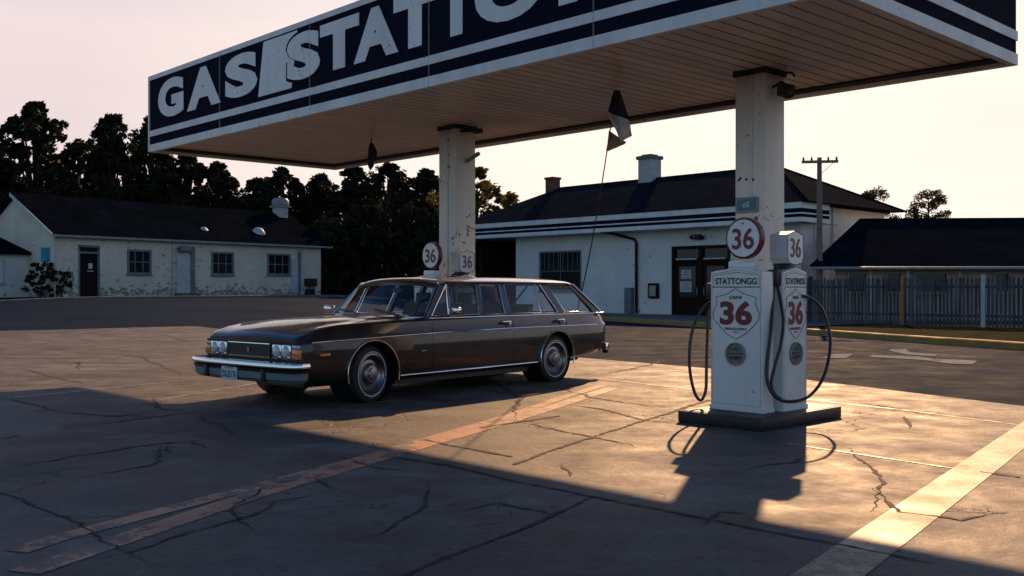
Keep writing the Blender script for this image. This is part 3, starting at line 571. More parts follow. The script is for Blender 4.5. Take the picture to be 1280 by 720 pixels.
def section(x):
    w = lin(HW, x); zb = lin(ZB, x); zt = lin(ZT, x); zl = lin(ZBE, x)
    zt = min(zt, zl-.045); cab = 1.02 < x < 4.36
    P = [(0,zb+.02),(.6*w,zb),(.90*w,zb),(.965*w,zb+.045),(.985*w,.42),(1.0*w,.58),(1.0*w,zt-.02),(.993*w,zt),(.98*w,zt+.02),(.955*w,zl-.03),(.935*w,zl-.006),(.915*w,zl)]
    if cab: P += [(.84*w,zl-.01),(.82*w,.60),(.5*w,.60),(.3*w,.60),(0,.60)]
    else:
        hood = x < 1.02; k = max(0, min(1, (x+.9)/.5)) if hood else 0
        P += [(.84*w,zl+.002),(.66*w,zl+.004),(.60*w,zl+.006+.014*k),(.30*w,zl+.018+.016*k),(0,zl+.022+.018*k)] if hood else [(.84*w,zl),(.66*w,zl),(.5*w,zl),(.3*w,zl),(0,zl)]
    return P
XS = [-.98,-.955,-.92,-.86,-.75,-.6,-.4,-.2,0,.2,.4,.6,.8,.95,1.015,1.025,1.3,1.7,2.1,2.5,2.9,3.3,3.7,4.0,4.2,4.355,4.365,4.45,4.53,4.60,4.66,4.70]
mb = MB(); rows = []
for x in XS:
    P = section(x); ring = [(x, -a, z) for a, z in P]+[(x, a, z) for a, z in reversed(P[1:-1])]; rows.append(ring)
n = len(rows[0]); mb.v = [v for r in rows for v in r]
for i in range(len(rows)-1):
    for j in range(n): mb.f.append((i*n+j, i*n+(j+1) % n, (i+1)*n+(j+1) % n, (i+1)*n+j))
mb.f += [tuple(reversed(range(n))), tuple((len(rows)-1)*n+k for k in range(n))]
body = mb.build('body', M['paint'], car)
def bool_cut(o, cutter):
    md = o.modifiers.new('c', 'BOOLEAN'); md.operation = 'DIFFERENCE'; md.solver = 'EXACT'; md.object = cutter
    bpy.context.view_layer.update()
    dg = bpy.context.evaluated_depsgraph_get(); me = bpy.data.meshes.new_from_object(o.evaluated_get(dg)); o.modifiers.clear(); o.data = me; bpy.data.objects.remove(cutter)
ct = MB()
for x0 in (0.03, WB):
    for s in (-1, 1):
        ct.lathe([(.375,0),(.375,.62)], (x0, s*.50, .34), (0,s,0), 40)
cutter = ct.build('cutter', None, car); cutter.parent = car; bool_cut(body, cutter)
if not body.data.materials: body.data.materials.append(M['paint'])
body.data.shade_smooth(); body.data.set_sharp_from_angle(angle=R(28))
for x0 in (0.03, WB):
    for s in (-1, 1):
        bw = MB(); bw.lathe([(.372,0),(.372,.33)], (x0, s*.58, .34), (0,s,0), 36, cap=False); bw.lathe([(.372,0),(.01,.0)], (x0, s*.59, .34), (0,s,0), 36, cap=False); bw.build('wheel_well', M['black'], car)
for x0 in (0.03, WB):
    for s in (-1, 1):
        P = []
        for k in range(25):
            a = R(-14+208*k/24); P.append((x0+.385*math.cos(a), s*(lin(HW, x0+.385*math.cos(a))+.004), .34+.385*math.sin(a)))
        MB().tube(P, .011, 6).build('arch_trim', M['chrome'], car, 60)
# seams
def side_poly(mb, P, r, off=.004, sides=(-1, 1)):
    for s in sides: mb.tube([(x, s*(yy+off), z) for x, yy, z in P], r, 6)
def sidey(x, z):
    P = section(x)[2:12]
    for (a, b), (c, d) in zip(P, P[1:]):
        if min(b, d)-1e-6 <= z <= max(b, d)+1e-6 and abs(d-b) > 1e-6: return a+(c-a)*(z-b)/(d-b)
    return P[3][0]
mb = MB()
for x, top_ in ((.98, .945), (2.50, .96)):
    side_poly(mb, [(x, sidey(x, z), z) for z in (.30,.42,.58,.74,.79,.85,.93)], .0035, -.0012)
side_poly(mb, [(3.66,sidey(3.66,.95),.95),(3.68,sidey(3.68,.80),.80)], .0035, -.0012)
mb.build('door_seam', M['black'], car)
# chrome lines
mb = MB(); side_poly(mb, [(x, sidey(x, lin(ZT, x)-.003), lin(ZT, x)-.003) for x in [-.84+.23*i for i in range(24)]], .008, .001); mb.build('side_moulding', M['chrome'], car, 60)
mb = MB(); side_poly(mb, [(x, lin(HW, x)*.965+.004, lin(ZB, x)+.05) for x in (.46,1,1.5,2,2.5,3.03)], .012, .0); mb.build('sill_moulding', M['chrome'], car, 60)
MB().box(.5, 3.0, -.80, .80, .17, .24).tube([(1.6,-.55,.19),(3.2,-.5,.2),(4.5,-.5,.27)], .04).box(-.5,.4,-.35,.35,.17,.26).build('underbody', M['black'], car)
# greenhouse
def gy(z): return .915-(z-.965)*.40        # half width of the glass at height z
def rail(x): return 1.388+.0*x
ZG0, ZG1 = .975, 1.385
def sp3(x, z, s, off=0): return Vector((x, s*(gy(z)+off), z))
def xin(xb, xt, z): return xb+(xt-xb)*(z-ZG0)/(ZG1-ZG0)
pillars = [('pillar', .90, 1.00, 1.29, 1.415), ('pillar', 1.905, 1.965, 1.985, 2.045), ('pillar', 2.405, 2.485, 2.45, 2.53), ('pillar', 3.545, 3.69, 3.31, 3.455), ('pillar', 4.395, 4.56, 3.99, 4.14)]
for s in (-1, 1):
    for nm, b0_, b1_, t0_, t1_ in pillars:
        P = [sp3(b0_, ZG0-.03, s), sp3(b1_, ZG0-.03, s), sp3(t1_, ZG1+.01, s), sp3(t0_, ZG1+.01, s)]
        MB().prism(P, (0, -s*.045, 0)).build(nm, M['paint'], car)
wins = [((1.00,1.325),(1.415,1.42)), ((1.345,1.90),(1.44,1.98)), ((1.97,2.40),(2.05,2.445)), ((2.49,3.165),(2.535,3.19)), ((3.185,3.54),(3.21,3.31)), ((3.695,4.39),(3.46,3.985))]
for s in (-1, 1):
    for (xa, xb), (ta, tb) in wins:
        g = MB().add([sp3(xa, ZG0, s, -.012), sp3(xb, ZG0, s, -.012), sp3(tb, ZG1, s, -.012), sp3(ta, ZG1, s, -.012)], [(0,1,2,3)]).build('side_window', M['glass'], car, fix=False)
        e = .012; MB().tube([sp3(xa+e, ZG0+.01, s, .003), sp3(xb-e, ZG0+.01, s, .003), sp3(tb-e*.6, ZG1-.008, s, .003), sp3(ta+e*.6, ZG1-.008, s, .003)], .0085, 4, close=True).build('window_trim', M['chrome'], g)
    # belt chrome and drip rail
    MB().tube([sp3(x, ZG0-.018, s, .008) for x in (.96,1.5,2.5,3.5,4.2,4.60)], .009, 6).build('belt_moulding', M['chrome'], car, 60)
    MB().tube([sp3(.93, ZG0, s, .012), sp3(1.30, ZG1+.0, s, .012), sp3(1.42, ZG1+.022, s, .012), sp3(2.5, ZG1+.028, s, .012), sp3(3.9, ZG1+.015, s, .012), sp3(4.08, ZG1-.01, s, .012), sp3(4.55, ZG0+.02, s, .012)], .011, 6).build('drip_rail', M['chrome'], car, 60)
# roof
rows = []
RX = [1.24,1.27,1.33,1.45,1.7,2.2,2.8,3.4,3.8,4.02,4.12,4.17]
for x in RX:
    t = {1.24:-.030,1.27:-.010,1.33:.006,1.45:.018,1.7:.026,2.2:.03,2.8:.03,3.4:.026,3.8:.02,4.02:.010,4.12:-.002,4.17:-.03}[x]
    row = []
    for k in range(-8, 9):
        a = k/8; yy = .765*a; bow = .10*(1-abs(a)**2.0) if x < 1.4 else 0; xx = x-bow*(1 if x < 1.3 else .6) if x < 1.4 else x
        row.append((xx, yy, 1.392+t+.060*(1-abs(a)**2.6)*(1 if 1.3 < x < 4.05 else .7)-.014*(abs(a) > .95)))
    rows.append(row)
top_n = len(rows)
mb = MB(); mb.grid(rows); mb.grid([[(p[0], p[1]*.985, p[2]-.035) for p in r] for r in rows])
nn = 17
for i in range(top_n-1):
    for j in (0, nn-1): mb.f.append((i*nn+j, (i+1)*nn+j, top_n*nn+(i+1)*nn+j, top_n*nn+i*nn+j))
for j in range(nn-1):
    for i in (0, top_n-1): mb.f.append((i*nn+j, i*nn+j+1, top_n*nn+i*nn+j+1, top_n*nn+i*nn+j))
mb.build('roof', M['paint'], car, 40)
# windscreen and rear glass, curved
def curvedglass(x0b, x1b, x0t, x1t, yb, yt, zb, zt, name):
    rows = []; e = []
    for i in range(7):
        t = i/6; row = []
        for k in range(-8, 9):
            a = k/8; xb = x0b+(x1b-x0b)*a*a; xt = x0t+(x1t-x0t)*a*a; row.append((xb+(xt-xb)*t, a*(yb+(yt-yb)*t), zb+(zt-zb)*t))
        rows.append(row)
    g = MB().grid(rows).build(name, M['glass'], car, 60, fix=False); ring = rows[0]+[r[-1] for r in rows[1:-1]]+rows[-1][::-1]+[r[0] for r in rows[-2:0:-1]]
    MB().tube(ring, .010, 6, close=True).build('glass_trim', M['chrome'], g, 60); return g
curvedglass(.74,.92,1.15,1.29,.87,.74,.965,1.395,'windscreen'); curvedglass(4.64,4.56,4.20,4.15,.86,.74,.965,1.375,'rear_window')
# cowl, wipers
for y0, y1 in ((-.10,-.62), (.62,.10)):
    wz = .985
    MB().tube([(.74,y1+.02,wz-.005),(.78,(y0+y1)/2,wz+.03),(.80,y0,wz+.055)], .007, 6).tube([(.75,y1+.05,wz+.012),(.79,(y0+y1)/2,wz+.045),(.82,y0-.03+.06,wz+.075)], .009, 4).lathe([(.02,0),(.018,.02)], (.73,y1+.02,wz-.015), (0,0,1), 10).build('wiper', M['dark'], car, 60)
MB().tube([(.70,-.78,.99),(.705,-.3,1.005),(.70,.2,1.01),(.70,.78,.99)], .006, 6).build('cowl_trim', M['chrome'], car, 60)
# interior
MB().bevbox(1.0, 1.28, -.78, .78, .62, .985, .03).build('dashboard', M['dark'], car, 40)
P = [(1.42+.075*math.cos(a)*.45, -.38+.19*math.sin(a), 1.01+.175*math.cos(a)) for a in [2*math.pi*k/28 for k in range(28)]]
st = MB().tube(P, .012, 6, close=True).tube([(1.42,-.56,1.01),(1.42,-.2,1.01)], .009).tube([(1.42,-.38,1.01),(1.15,-.38,.85)], .02).build('steering_wheel', M['dark'], car, 60)
def seat(x, z, zt, dx=.12):
    sb = MB().bevbox(x-.5, x, -.72, .72, .60, .80, .05, 3); pts = [(x-.03,-.72,.72),(x+.10,-.72,.72),(x+.10+dx,-.72,zt),(x+.02+dx,-.72,zt)]; sb.prism(pts, (0,1.44,0)); return sb.build('seat', M['seat'], car, 40)
seat(1.95, .8, 1.12); seat(3.0, .8, 1.10)
for y in (-.40, .40): MB().bevbox(2.10, 2.18, y-.13, y+.13, 1.13, 1.27, .03, 3).tube([(2.14,y,1.08),(2.14,y,1.15)], .012).build('headrest', M['seat'], car, 40)
MB().box(3.2, 4.3, -.75, .75, .60, .64).build('cargo_floor', M['seat'], car)
MB().bevbox(1.26, 1.275, -.10, .10, 1.27, 1.33, .006).tube([(1.27,0,1.33),(1.25,0,1.39)], .006).build('rear_view_mirror', M['dark'], car)
MB().tube([(3.15,-.66,1.36),(2.62,-.70,.95)], .012, 4).tube([(2.1,-.70,1.34),(2.2,-.72,.95)], .010, 4).build('seat_belt', M['dark'], car)
# mirrors
for s, x in ((-1, 1.30), (1, 1.02)):
    mr = MB().tube([(x, s*.90, .985), (x-.02, s*.99, 1.00), (x-.03, s*1.05, 1.03)], .010, 6).build('wing_mirror', M['chrome'], car, 60)
    MB().bevbox(x-.075, x+.03, s*1.06-.075, s*1.06+.075, 1.005, 1.095, .025, 3).build('mirror_shell', M['chrome'], mr, 40)
# handles, badge, marker lamps
for s in (-1, 1):
    for x in (2.33, 3.50):
        MB().bevbox(x-.085, x+.085, s*.99-.018, s*.99+.018, .868, .892, .008).bevbox(x+.05, x+.085, s*.985-.02, s*.985+.02, .835, .868, .008).build('door_handle', M['chrome'], car, 40)
    MB().bevbox(-.74, -.60, s*.955-.008, s*.955+.008, .572, .602, .006).build('marker_lamp', M['amber'], car, 40)
    MB().bevbox(.77, .85, s*.990-.004, s*.990+.004, .555, .572, .003).build('badge', M['chrome'], car)
# front end
FX = -.98
fr = MB().box(FX-.022, FX+.01, -.885, .885, .535, .715).build('front_panel', M['dark'], car)
gr = MB().box(FX-.030, FX-.018, -.40, .40, .555, .70)
for k in range(9): gr.box(FX-.036, FX-.030, -.395, .395, .563+k*.0155, .568+k*.0155)
g = gr.build('grille', M['black'], car)
MB().tube([(FX-.036,-.405,.552),(FX-.036,.405,.552),(FX-.036,.405,.704),(FX-.036,-.405,.704)], .0065, 4, close=True).build('grille_trim', M['chrome'], g)
MB().lathe([(.0,0),(.024,.004),(.010,.010)], (FX-.036,0,.63), (-1,0,0), 4, cap=False).add([(FX-.045,-.03,.655),(FX-.045,.0,.60),(FX-.045,.012,.62),(FX-.045,.02,.66),(FX-.045,0,.64)], [(0,1,2,3,4)]).build('emblem', M['chrome'], g)
for s in (-1, 1):
    for yc in (.53, .70):
        h = MB().bevbox(FX-.035, FX-.015, s*yc-.082, s*yc+.082, .550, .702, .012, 2).build('headlight', M['chrome'], car, 40)
        MB().lathe([(.068,.0),(.066,.010),(.045,.022),(.0,.028)], (FX-.034, s*yc, .626), (-1,0,0), 28, cap=False).build('lens', M['lens'], h, 60)
    MB().bevbox(FX-.03, FX+.075, s*.855-.055, s*.855+.060, .548, .66, .012, 2).build('turn_signal', M['amber'], car, 40)
    MB().bevbox(FX-.028, FX+.07, s*.853-.052, s*.853+.055, .664, .704, .01, 2).build('corner_lens', M['lens'], car, 40)
MB().tube([(FX+.06,-.915,.722),(FX-.012,-.88,.722),(FX-.028,0,.724),(FX-.012,.88,.722),(FX+.06,.915,.722)], .007, 6).build('hood_lip', M['dark'], car, 60)
def bumper_plan(off, sgn_=1, xf=-1.19, yw=1.02, xs=-.93):
    P = [(xs, -yw+.02), (xf+.15, -yw), (xf+.07, -yw+.05), (xf+.035, -yw+.16), (xf+.005, -.5), (xf, 0)]; P = P+[(x, -y) for x, y in P[-2::-1]]
    return P
def sweep(prof, P, name, m):       # prof: (outward, z)
    rows = []; n = len(P)
    for i, (x, y) in enumerate(P):
        a = Vector(P[max(i-1, 0)]); b = Vector(P[min(i+1, n-1)]); t = (b-a).normalized(); nr = Vector((-t.y, t.x))*PS[0]
        rows.append([(x+nr.x*o, y+nr.y*o, z) for o, z in prof]+[(x+nr.x*prof[0][0], y+nr.y*prof[0][0], prof[0][1])])
    mb = MB().grid(rows); k = len(prof)+1; mb.f += [tuple(range(k-1)), tuple((n-1)*k+j for j in reversed(range(k-1)))]
    return mb.build(name, m, car, 35)
PS = [1]
P = bumper_plan(0); t = Vector(P[6])-Vector(P[5]); PS[0] = 1 if (-t.y) < 0 else -1
bp = sweep([(-.05,.44),(0,.445),(.022,.46),(.025,.488),(.012,.512),(-.06,.518)], P, 'front_bumper', M['chrome'])
sweep([(-.06,.405),(-.004,.405),(.006,.438),(-.05,.438)], P, 'bumper_strip', M['black'])
sweep([(-.10,.285),(-.065,.285),(-.012,.33),(-.008,.403),(-.08,.403)], P, 'bumper_lower', M['chrome2'] if 'chrome2' in M else M['grey'])
for y in (-.52, .60): MB().bevbox(-1.205, -1.14, y-.028, y+.028, .30, .44, .015, 3).build('bumper_guard', M['dark'], car, 40)
py = .12
lp = MB().bevbox(-1.195, -1.185, py-.155, py+.155, .285, .438, .004).build('licence_plate', M['plate'], car)
mb = MB(); mt = frame_m((-1.1965, py, .355), (0,-1,0), (0,0,1)); text(mb, '2XU5176', .12, mt, .0008, .003, fit=(.275,.085)); text(mb, 'CALAFORMA', .03, frame_m((-1.1965, py, .423), (0,-1,0), (0,0,1)), .0006, 0, fit=(.16,.016)); mb.build('plate_number', M['plateblue'], lp)
MB().box(-1.10,-.9,-.8,.8,.30,.50).build('bumper_mount', M['black'], car)
# rear end
PR = [(4.62,-.955),(4.70,-.95),(4.745,-.91),(4.765,-.78),(4.775,0)]; PR = PR+[(x,-y) for x, y in PR[-2::-1]]
PS[0] = -PS[0]; t = Vector(PR[5])-Vector(PR[4]); PS[0] = 1 if -t.y > 0 else -1
sweep([(-.05,.40),(0,.40),(.02,.42),(.022,.47),(.008,.50),(-.06,.505)], PR, 'rear_bumper', M['chrome'])
for s in (-1, 1):
    MB().bevbox(4.67, 4.72, s*.83-.055, s*.83+.055, .56, .80, .015).build('tail_light', M['redlens'], car, 40)
    MB().bevbox(4.70, 4.77, s*.88-.04, s*.88+.04, .34, .42, .02).build('bumper_guard', M['dark'], car, 40)
MB().box(4.5,4.72,-.8,.8,.38,.50).build('bumper_mount', M['black'], car)
# wheels
def make_wheel(x, s, front):
    yc = s*.93; o = Vector((x, yc, .33)); st_ = R(11) if front else 0; ax = (s*-math.sin(st_), s*math.cos(st_), 0)
    wv = MB().lathe([(.20,-.20),(.30,-.20),(.325,-.18),(.335,-.15),(.335,-.05),(.325,-.015),(.30,.0),(.262,.004),(.235,-.004),(.20,-.02)], o, ax, 48, cap=False).build('wheel', M['tyre'], car, 40)
    MB().lathe([(.264,.0045),(.264,.0075),(.250,.0075),(.248,.0035)], o, ax, 48, cap=False).build('whitewall', M['pale'], wv, 40)
    MB().lathe([(.238,-.012),(.238,.004),(.225,.006),(.215,-.012),(.165,-.045),(.13,-.042),(.118,-.010),(.10,.004),(.075,.006),(.068,.022),(.03,.028),(.0,.028)], o, ax, 48, cap=False).build('rim', M['rim'], wv, 30)
    return wv
M['rim'] = mat('rim_chrome', (.22,.23,.25), .3, 1)
for x in (0.03, WB):
    for s in (-1, 1): make_wheel(x, s, x < 1)
MB().tube([(0.03,-.8,.33),(0.03,.8,.33)], .04).tube([(WB,-.8,.33),(WB,.8,.33)], .05).build('axle', M['black'], car)

# ------------------------------------------------------------------ station building
ST = thing('service_station', (6.7, 46, 0), AX, 'low white service station with a hipped shingle roof and striped fascia', 'building')
def sa(x, b=0.0): t = (x-640)/F; ox = 6.7+.725*b; oy = 46+.688*b; return (oy*t-ox)/(.688+.725*t)
A0, A1, WD, WZ = -9.43, 7.4, 7.2, 4.75
mb = MB(); # front wall with openings left as recesses
mb.box(A0, -7.69, 0, .25, 0, WZ); mb.box(-7.69, -4.72, 0, .25, 0, 1.15); mb.box(-7.69, -4.72, 0, .25, 3.22, WZ); mb.box(-4.72, .85, 0, .25, 0, WZ); mb.box(.85, 4.0, 0, .25, 3.22, WZ); mb.box(4.0, A1, 0, .25, 0, WZ)
mb.box(A1-.25, A1, .25, WD, 0, WZ); mb.box(-12.6, A1-.25, WD-.25, WD, 0, WZ); mb.box(A0, A0+.25, .25, WD-.25, 0, WZ)
mb.build('wall', M['wall'], ST)
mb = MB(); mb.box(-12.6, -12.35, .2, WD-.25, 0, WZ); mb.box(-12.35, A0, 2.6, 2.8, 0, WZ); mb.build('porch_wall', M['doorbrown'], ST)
mb = MB(); mb.box(-12.3, -9.5, 2.5, 2.58, .5, 3.2); mb.build('porch_window', M['pane'], ST)
MB().box(-12.7, A1, -.9, 3.0, 3.98, 4.04).build('soffit', M['white'], ST)
EX0, EX1 = -13.2, 8.3
for nm, z0_, z1_, m in [('fascia_board', 3.98, 4.16, 'white'), ('fascia_stripe', 4.16, 4.29, 'navy'), ('fascia_board', 4.29, 4.345, 'white'), ('fascia_stripe', 4.345, 4.52, 'navy'), ('fascia_board', 4.52, 4.76, 'white')]:
    e = .0 if m == 'navy' else .012
    MB().box(EX0-e, EX1-.3+e, -1.0-e, -.9, z0_, z1_).box(EX1-.4, EX1-.3+e, -.89, 1.2, z0_, z1_).box(EX0-e, EX0+.1, -.89, 3, z0_, z1_).build(nm, M[m], ST)
RZ = 6.85; b_ = WD+.4
V = [(EX0,-1.05,4.77),(EX1,-1.05,4.77),(EX1,b_,4.77),(EX0,b_,4.77),(-9.6,3.4,RZ),(4.2,3.4,RZ)]
rf = MB().add(V, [(0,1,5,4),(1,2,5),(2,3,4,5),(3,0,4),(0,3,2,1)]).build('roof', M['shingle'], ST)
MB().tube([(-9.6,3.4,RZ+.02),(4.2,3.4,RZ+.02),(EX1,-1.05,4.79)], .05, 6).tube([(4.2,3.4,RZ+.02),(EX1,b_,4.79)], .05, 6).build('ridge_cap', M['shingle2'], rf)
ca = sa(812, 3.4)
ch = MB().box(ca-.42, ca+.42, 3.0, 3.8, 6.2, 7.85).build('chimney', M['brickw'], rf); MB().box(ca-.5, ca+.5, 2.92, 3.88, 7.85, 8.02).box(ca-.3, ca+.3, 3.1, 3.7, 8.02, 8.1).build('chimney_cap', M['kerb'], ch)
ca = sa(691, 3.4)
ch = MB().box(ca-.28, ca+.28, 3.1, 3.7, 6.2, 7.38).build('chimney', M['brickr'], rf); MB().box(ca-.33, ca+.33, 3.05, 3.75, 7.38, 7.5).build('chimney_cap', M['brickr'], ch)
def window(root, x0, x1, z0, z1, nx, nz, y=0, fw=.07, fm='pale', deep=.12, hb=None):
    f = MB(); f.box(x0, x1, y-.02, y+deep, z0, z0+fw); f.box(x0, x1, y-.02, y+deep, z1-fw, z1); f.box(x0, x0+fw, y-.02, y+deep, z0+fw, z1-fw); f.box(x1-fw, x1, y-.02, y+deep, z0+fw, z1-fw)
    for i in range(1, nx): xx = x0+(x1-x0)*i/nx; f.box(xx-.018, xx+.018, y+.03, y+.07, z0+fw, z1-fw)
    for i in range(1, nz): zz = z0+(z1-z0)*i/nz; f.box(x0+fw, x1-fw, y+.025, y+.075, zz-.02, zz+.02)
    w_ = f.build('window', M[fm], root); MB().box(x0+fw, x1-fw, y+.08, y+.10, z0+fw, z1-fw).build('pane', M['pane'], w_); MB().box(x0-.06, x1+.06, y-.07, y+.0, z0-.06, z0-.0).build('sill', M[fm], w_); return w_
wn = window(ST, -7.69, -4.72, 1.15, 3.22, 2, 2, 0, .09, 'grey')
mb = MB()
for k in range(1, 9): mb.box(-7.69+k*.33-.012, -7.69+k*.33+.012, .05, .075, 2.2, 3.1)
mb.build('window_bar', M['grey'], wn)
# doors
D0, D1 = .85, 4.0; dm = (D0+D1)/2
df = MB().box(D0, D0+.14, -.02, .18, 0, 3.22).box(D1-.14, D1, -.02, .18, 0, 3.22).box(dm-.09, dm+.09, -.02, .18, 0, 3.08).box(D0+.14, D1-.14, -.02, .18, 3.08, 3.22).box(D0+.14, D1-.14, -.03, .18, 2.50, 2.64).build('door_frame', M['doorbrown'], ST)
MB().box(D0+.16, dm-.1, .10, .12, 2.64, 3.08).box(dm+.1, D1-.16, .10, .12, 2.64, 3.08).build('transom', M['pane'], df)
for xa, xb in ((D0+.14, dm-.09), (dm+.09, D1-.14)):
    d = MB().box(xa, xb, .04, .10, .05, .9).box(xa, xa+.2, .04, .10, .9, 2.5).box(xb-.2, xb, .04, .10, .9, 2.5).box(xa+.2, xb-.2, .04, .10, 2.3, 2.5).build('door', M['doorbrown'], ST)
    MB().box(xa+.2, xb-.2, .06, .08, .9, 2.3).build('door_glass', M['pane'], d)
    MB().tube([(xb-.1 if xa < dm-.5 else xa+.1, .0, 1.0), (xb-.1 if xa < dm-.5 else xa+.1, .0, 1.35)], .02).build('door_handle', M['metal'], d)
    MB().box(xa+.1, xb-.1, -.035, -.02, 2.60, 2.66).build('push_bar', M['pale'], d)
xa = D0+.14
for x0, x1, z0_, z1_ in ((xa+.35, xa+.9, 1.75, 2.15), (xa+.3, xa+.92, 1.15, 1.62)):
    p = MB().box(x0, x1, .045, .058, z0_, z1_).build('notice', M['paper'], ST); mb = MB()
    for k in range(3): text(mb, 'OPEN' if k == 0 else 'HOURS', .1, frame_m(((x0+x1)/2, .042, z1_-.1-.12*k), (1,0,0), (0,0,1)), .001, .002, fit=((x1-x0)*.7, .06))
    mb.build('notice_text', M['ink'], p)
MB().box(dm+.5, dm+.75, .045, .058, 1.3, 1.7).build('notice', M['paper'], ST)
MB().bevbox(2.2, 2.5, -.22, 0, 3.48, 3.72, .04).tube([(2.0,-.15,3.7),(2.7,-.15,3.62)], .03).lathe([(.06,0),(.11,.12)], (2.1,-.15,3.62), (-.4,-.4,-.6), 12).lathe([(.06,0),(.11,.12)], (2.6,-.15,3.62), (.4,-.4,-.6), 12).build('wall_lamp', M['dark'], ST, 40)
pa = sa(797)
MB().tube([(pa-1.6,-.8,4.0),(pa-1.2,-.6,3.95),(pa-.1,-.12,3.62),(pa,-.10,3.45),(pa,-.10,.15)], .065, 8).build('downpipe', M['doordark'], ST, 60)
MB().bevbox(pa-.62, pa-.2, -.25, -.0, .14, 1.35, .02).build('meter_cabinet', M['grey'], ST, 40)
ma = sa(818)
mbx = MB().bevbox(ma-.28, ma+.3, -.16, 0, .85, 1.55, .04).build('wall_box', M['doordark'], ST, 40); MB().bevbox(ma-.17, ma+.2, -.18, -.15, .95, 1.45, .03).build('box_face', M['beige'], mbx, 40)
MB().box(A1+.0, A1+.02, 1.0, 1.2, .1, 4.0).build('corner_board', M['pale'], ST)
MB().tube([(A1+.05,2.5,4.7),(A1+.08,2.5,.2)], .04).build('side_pipe', M['wall'], ST)

# ------------------------------------------------------------------ long cottage at the left
LZ = .78
LB = thing('long_cottage', (-20.7, 45, LZ), R(53.13), 'long single storey white building with dark roof and graffiti across the road', 'building')
def la(x): t = (x-640)/F; return (45*t+20.7)/(.6-.8*t)
def lz(x, y): a = la(x); return H-(y-360)/F*(45+.8*a)-LZ
LL, LWZ = 16.0, 2.92
ops = [(98,125,308,373,'door'),(159,189,312,343,'win'),(221,240,304,368,'bay'),(264,292,315,344,'win'),(334,363,317,344,'win')]
mb = MB(); x_ = 0
cuts = []
for a, b, t_, bt, k in ops:
    if k == 'bay': continue
    cuts.append((la(a), la(b), max(0, lz((a+b)/2, bt)) if k == 'win' else 0, min(2.75, lz((a+b)/2, t_))))
for c in cuts:
    mb.box(x_, c[0], 0, .25, -.6, LWZ); mb.box(c[0], c[1], 0, .25, c[3], LWZ)
    mb.box(c[0], c[1], 0, .25, -.6, c[2])
    x_ = c[1]
mb.box(x_, LL, 0, .25, -.6, LWZ); mb.box(LL-.25, LL, .25, 7, -.6, LWZ); mb.box(.25, LL-.25, 6.75, 7, -.6, LWZ)
RH = 4.85
mb.prism([(0,.25,-.6),(0,7,-.6),(0,7,LWZ),(0,3.5,RH),(0,0.02,LWZ),(0,.25,LWZ)], (.25,0,0)); mb.prism([(LL-.25,7,LWZ),(LL-.25,3.5,RH),(LL-.25,.02,LWZ)], (.25,0,0))
def m_graf():
    m = M['wall_l']; nt = m.node_tree; B = nt.nodes['Principled BSDF']; base = B.inputs['Base Color'].links[0].from_socket
    tc = nt.nodes.new('ShaderNodeTexCoord'); sp = nt.nodes.new('ShaderNodeSeparateXYZ'); nt.links.new(tc.outputs['Object'], sp.inputs[0])
    n = noise(nt, 2.6, 5, .7, (1.2,1,2.2), seed=40); n2 = noise(nt, .28, 2, .5, (1,1,.01), seed=44)
    zr = nt.nodes.new('ShaderNodeMapRange'); nt.links.new(sp.outputs['Z'], zr.inputs[0]); zr.inputs[1].default_value = .9; zr.inputs[2].default_value = .2; zr.inputs[3].default_value = 0; zr.inputs[4].default_value = .19
    ad = nt.nodes.new('ShaderNodeMath'); nt.links.new(n.outputs['Fac'], ad.inputs[0]); nt.links.new(zr.outputs[0], ad.inputs[1])
    a2 = nt.nodes.new('ShaderNodeMath'); a2.operation = 'MULTIPLY_ADD'; nt.links.new(n2.outputs['Fac'], a2.inputs[0]); a2.inputs[1].default_value = .35; nt.links.new(ad.outputs[0], a2.inputs[2])
    k = ramp(nt, a2.outputs[0], [(.845, (0,0,0)), (.86, (1,1,1)), (.93, (1,1,1)), (.945, (.3,.3,.3))]); nt.links.new(mixc(nt, k.outputs[0], base, (.15,.155,.15)), B.inputs['Base Color'])
m_graf()
mb.build('wall', M['wall_l'], LB)
rf = MB().prism([(-.25,-.35,LWZ-.06),(-.25,3.5,RH+.06),(-.25,7.35,LWZ-.06),(-.25,7.35,LWZ+.06),(-.25,3.5,RH+.22),(-.25,-.35,LWZ+.06)], (LL+.8,0,0)).build('roof', M['slate'], LB)
MB().box(-.27, LL+.57, -.40, -.33, LWZ-.06, LWZ+.04).build('gutter', M['metal'], rf)
MB().prism([(-.29,-.36,LWZ-.1),(-.29,3.5,RH+.03),(-.29,3.5,RH+.2),(-.29,-.36,LWZ+.07)], (.04,0,0)).build('bargeboard', M['pale'], rf)
# roof vents and chimney
for px, r in ((272, .24), (341, .38)):
    a = la(px)*.98; z = LWZ+ (1.0)*.55; MB().lathe([(r,0),(r,.12),(r*.85,r*.6),(r*.5,r*.95),(.0,r*1.05)], (a, .95, LWZ+.60), (0,-.25,1), 16).build('roof_vent', M['pale'], rf, 50)
a = 15.7; yy = 3.2
cm = MB().box(a-.32, a+.32, yy-.32, yy+.32, RH-.4, RH+.55).build('chimney', M['brickw'], rf)
MB().lathe([(.5,0),(.52,.12),(.5,.3),(.40,.42),(.1,.46)], (a, yy, RH+.62), (0,0,1), 20).box(a-.45,a+.45,yy-.45,yy+.45,RH+.5,RH+.6).build('chimney_cap', M['metal'], cm, 40)
a0, a1 = la(98), la(125)
dr = MB().box(a0+.08, a1-.08, .10, .16, 0, 2.15).build('door', M['doordark'], LB); MB().box(a0+.55, a0+.75, .085, .10, 1.45, 1.7).box(a0+.5, a0+.8, .085, .10, 1.32, 1.36).build('door_notice', M['paper'], dr)
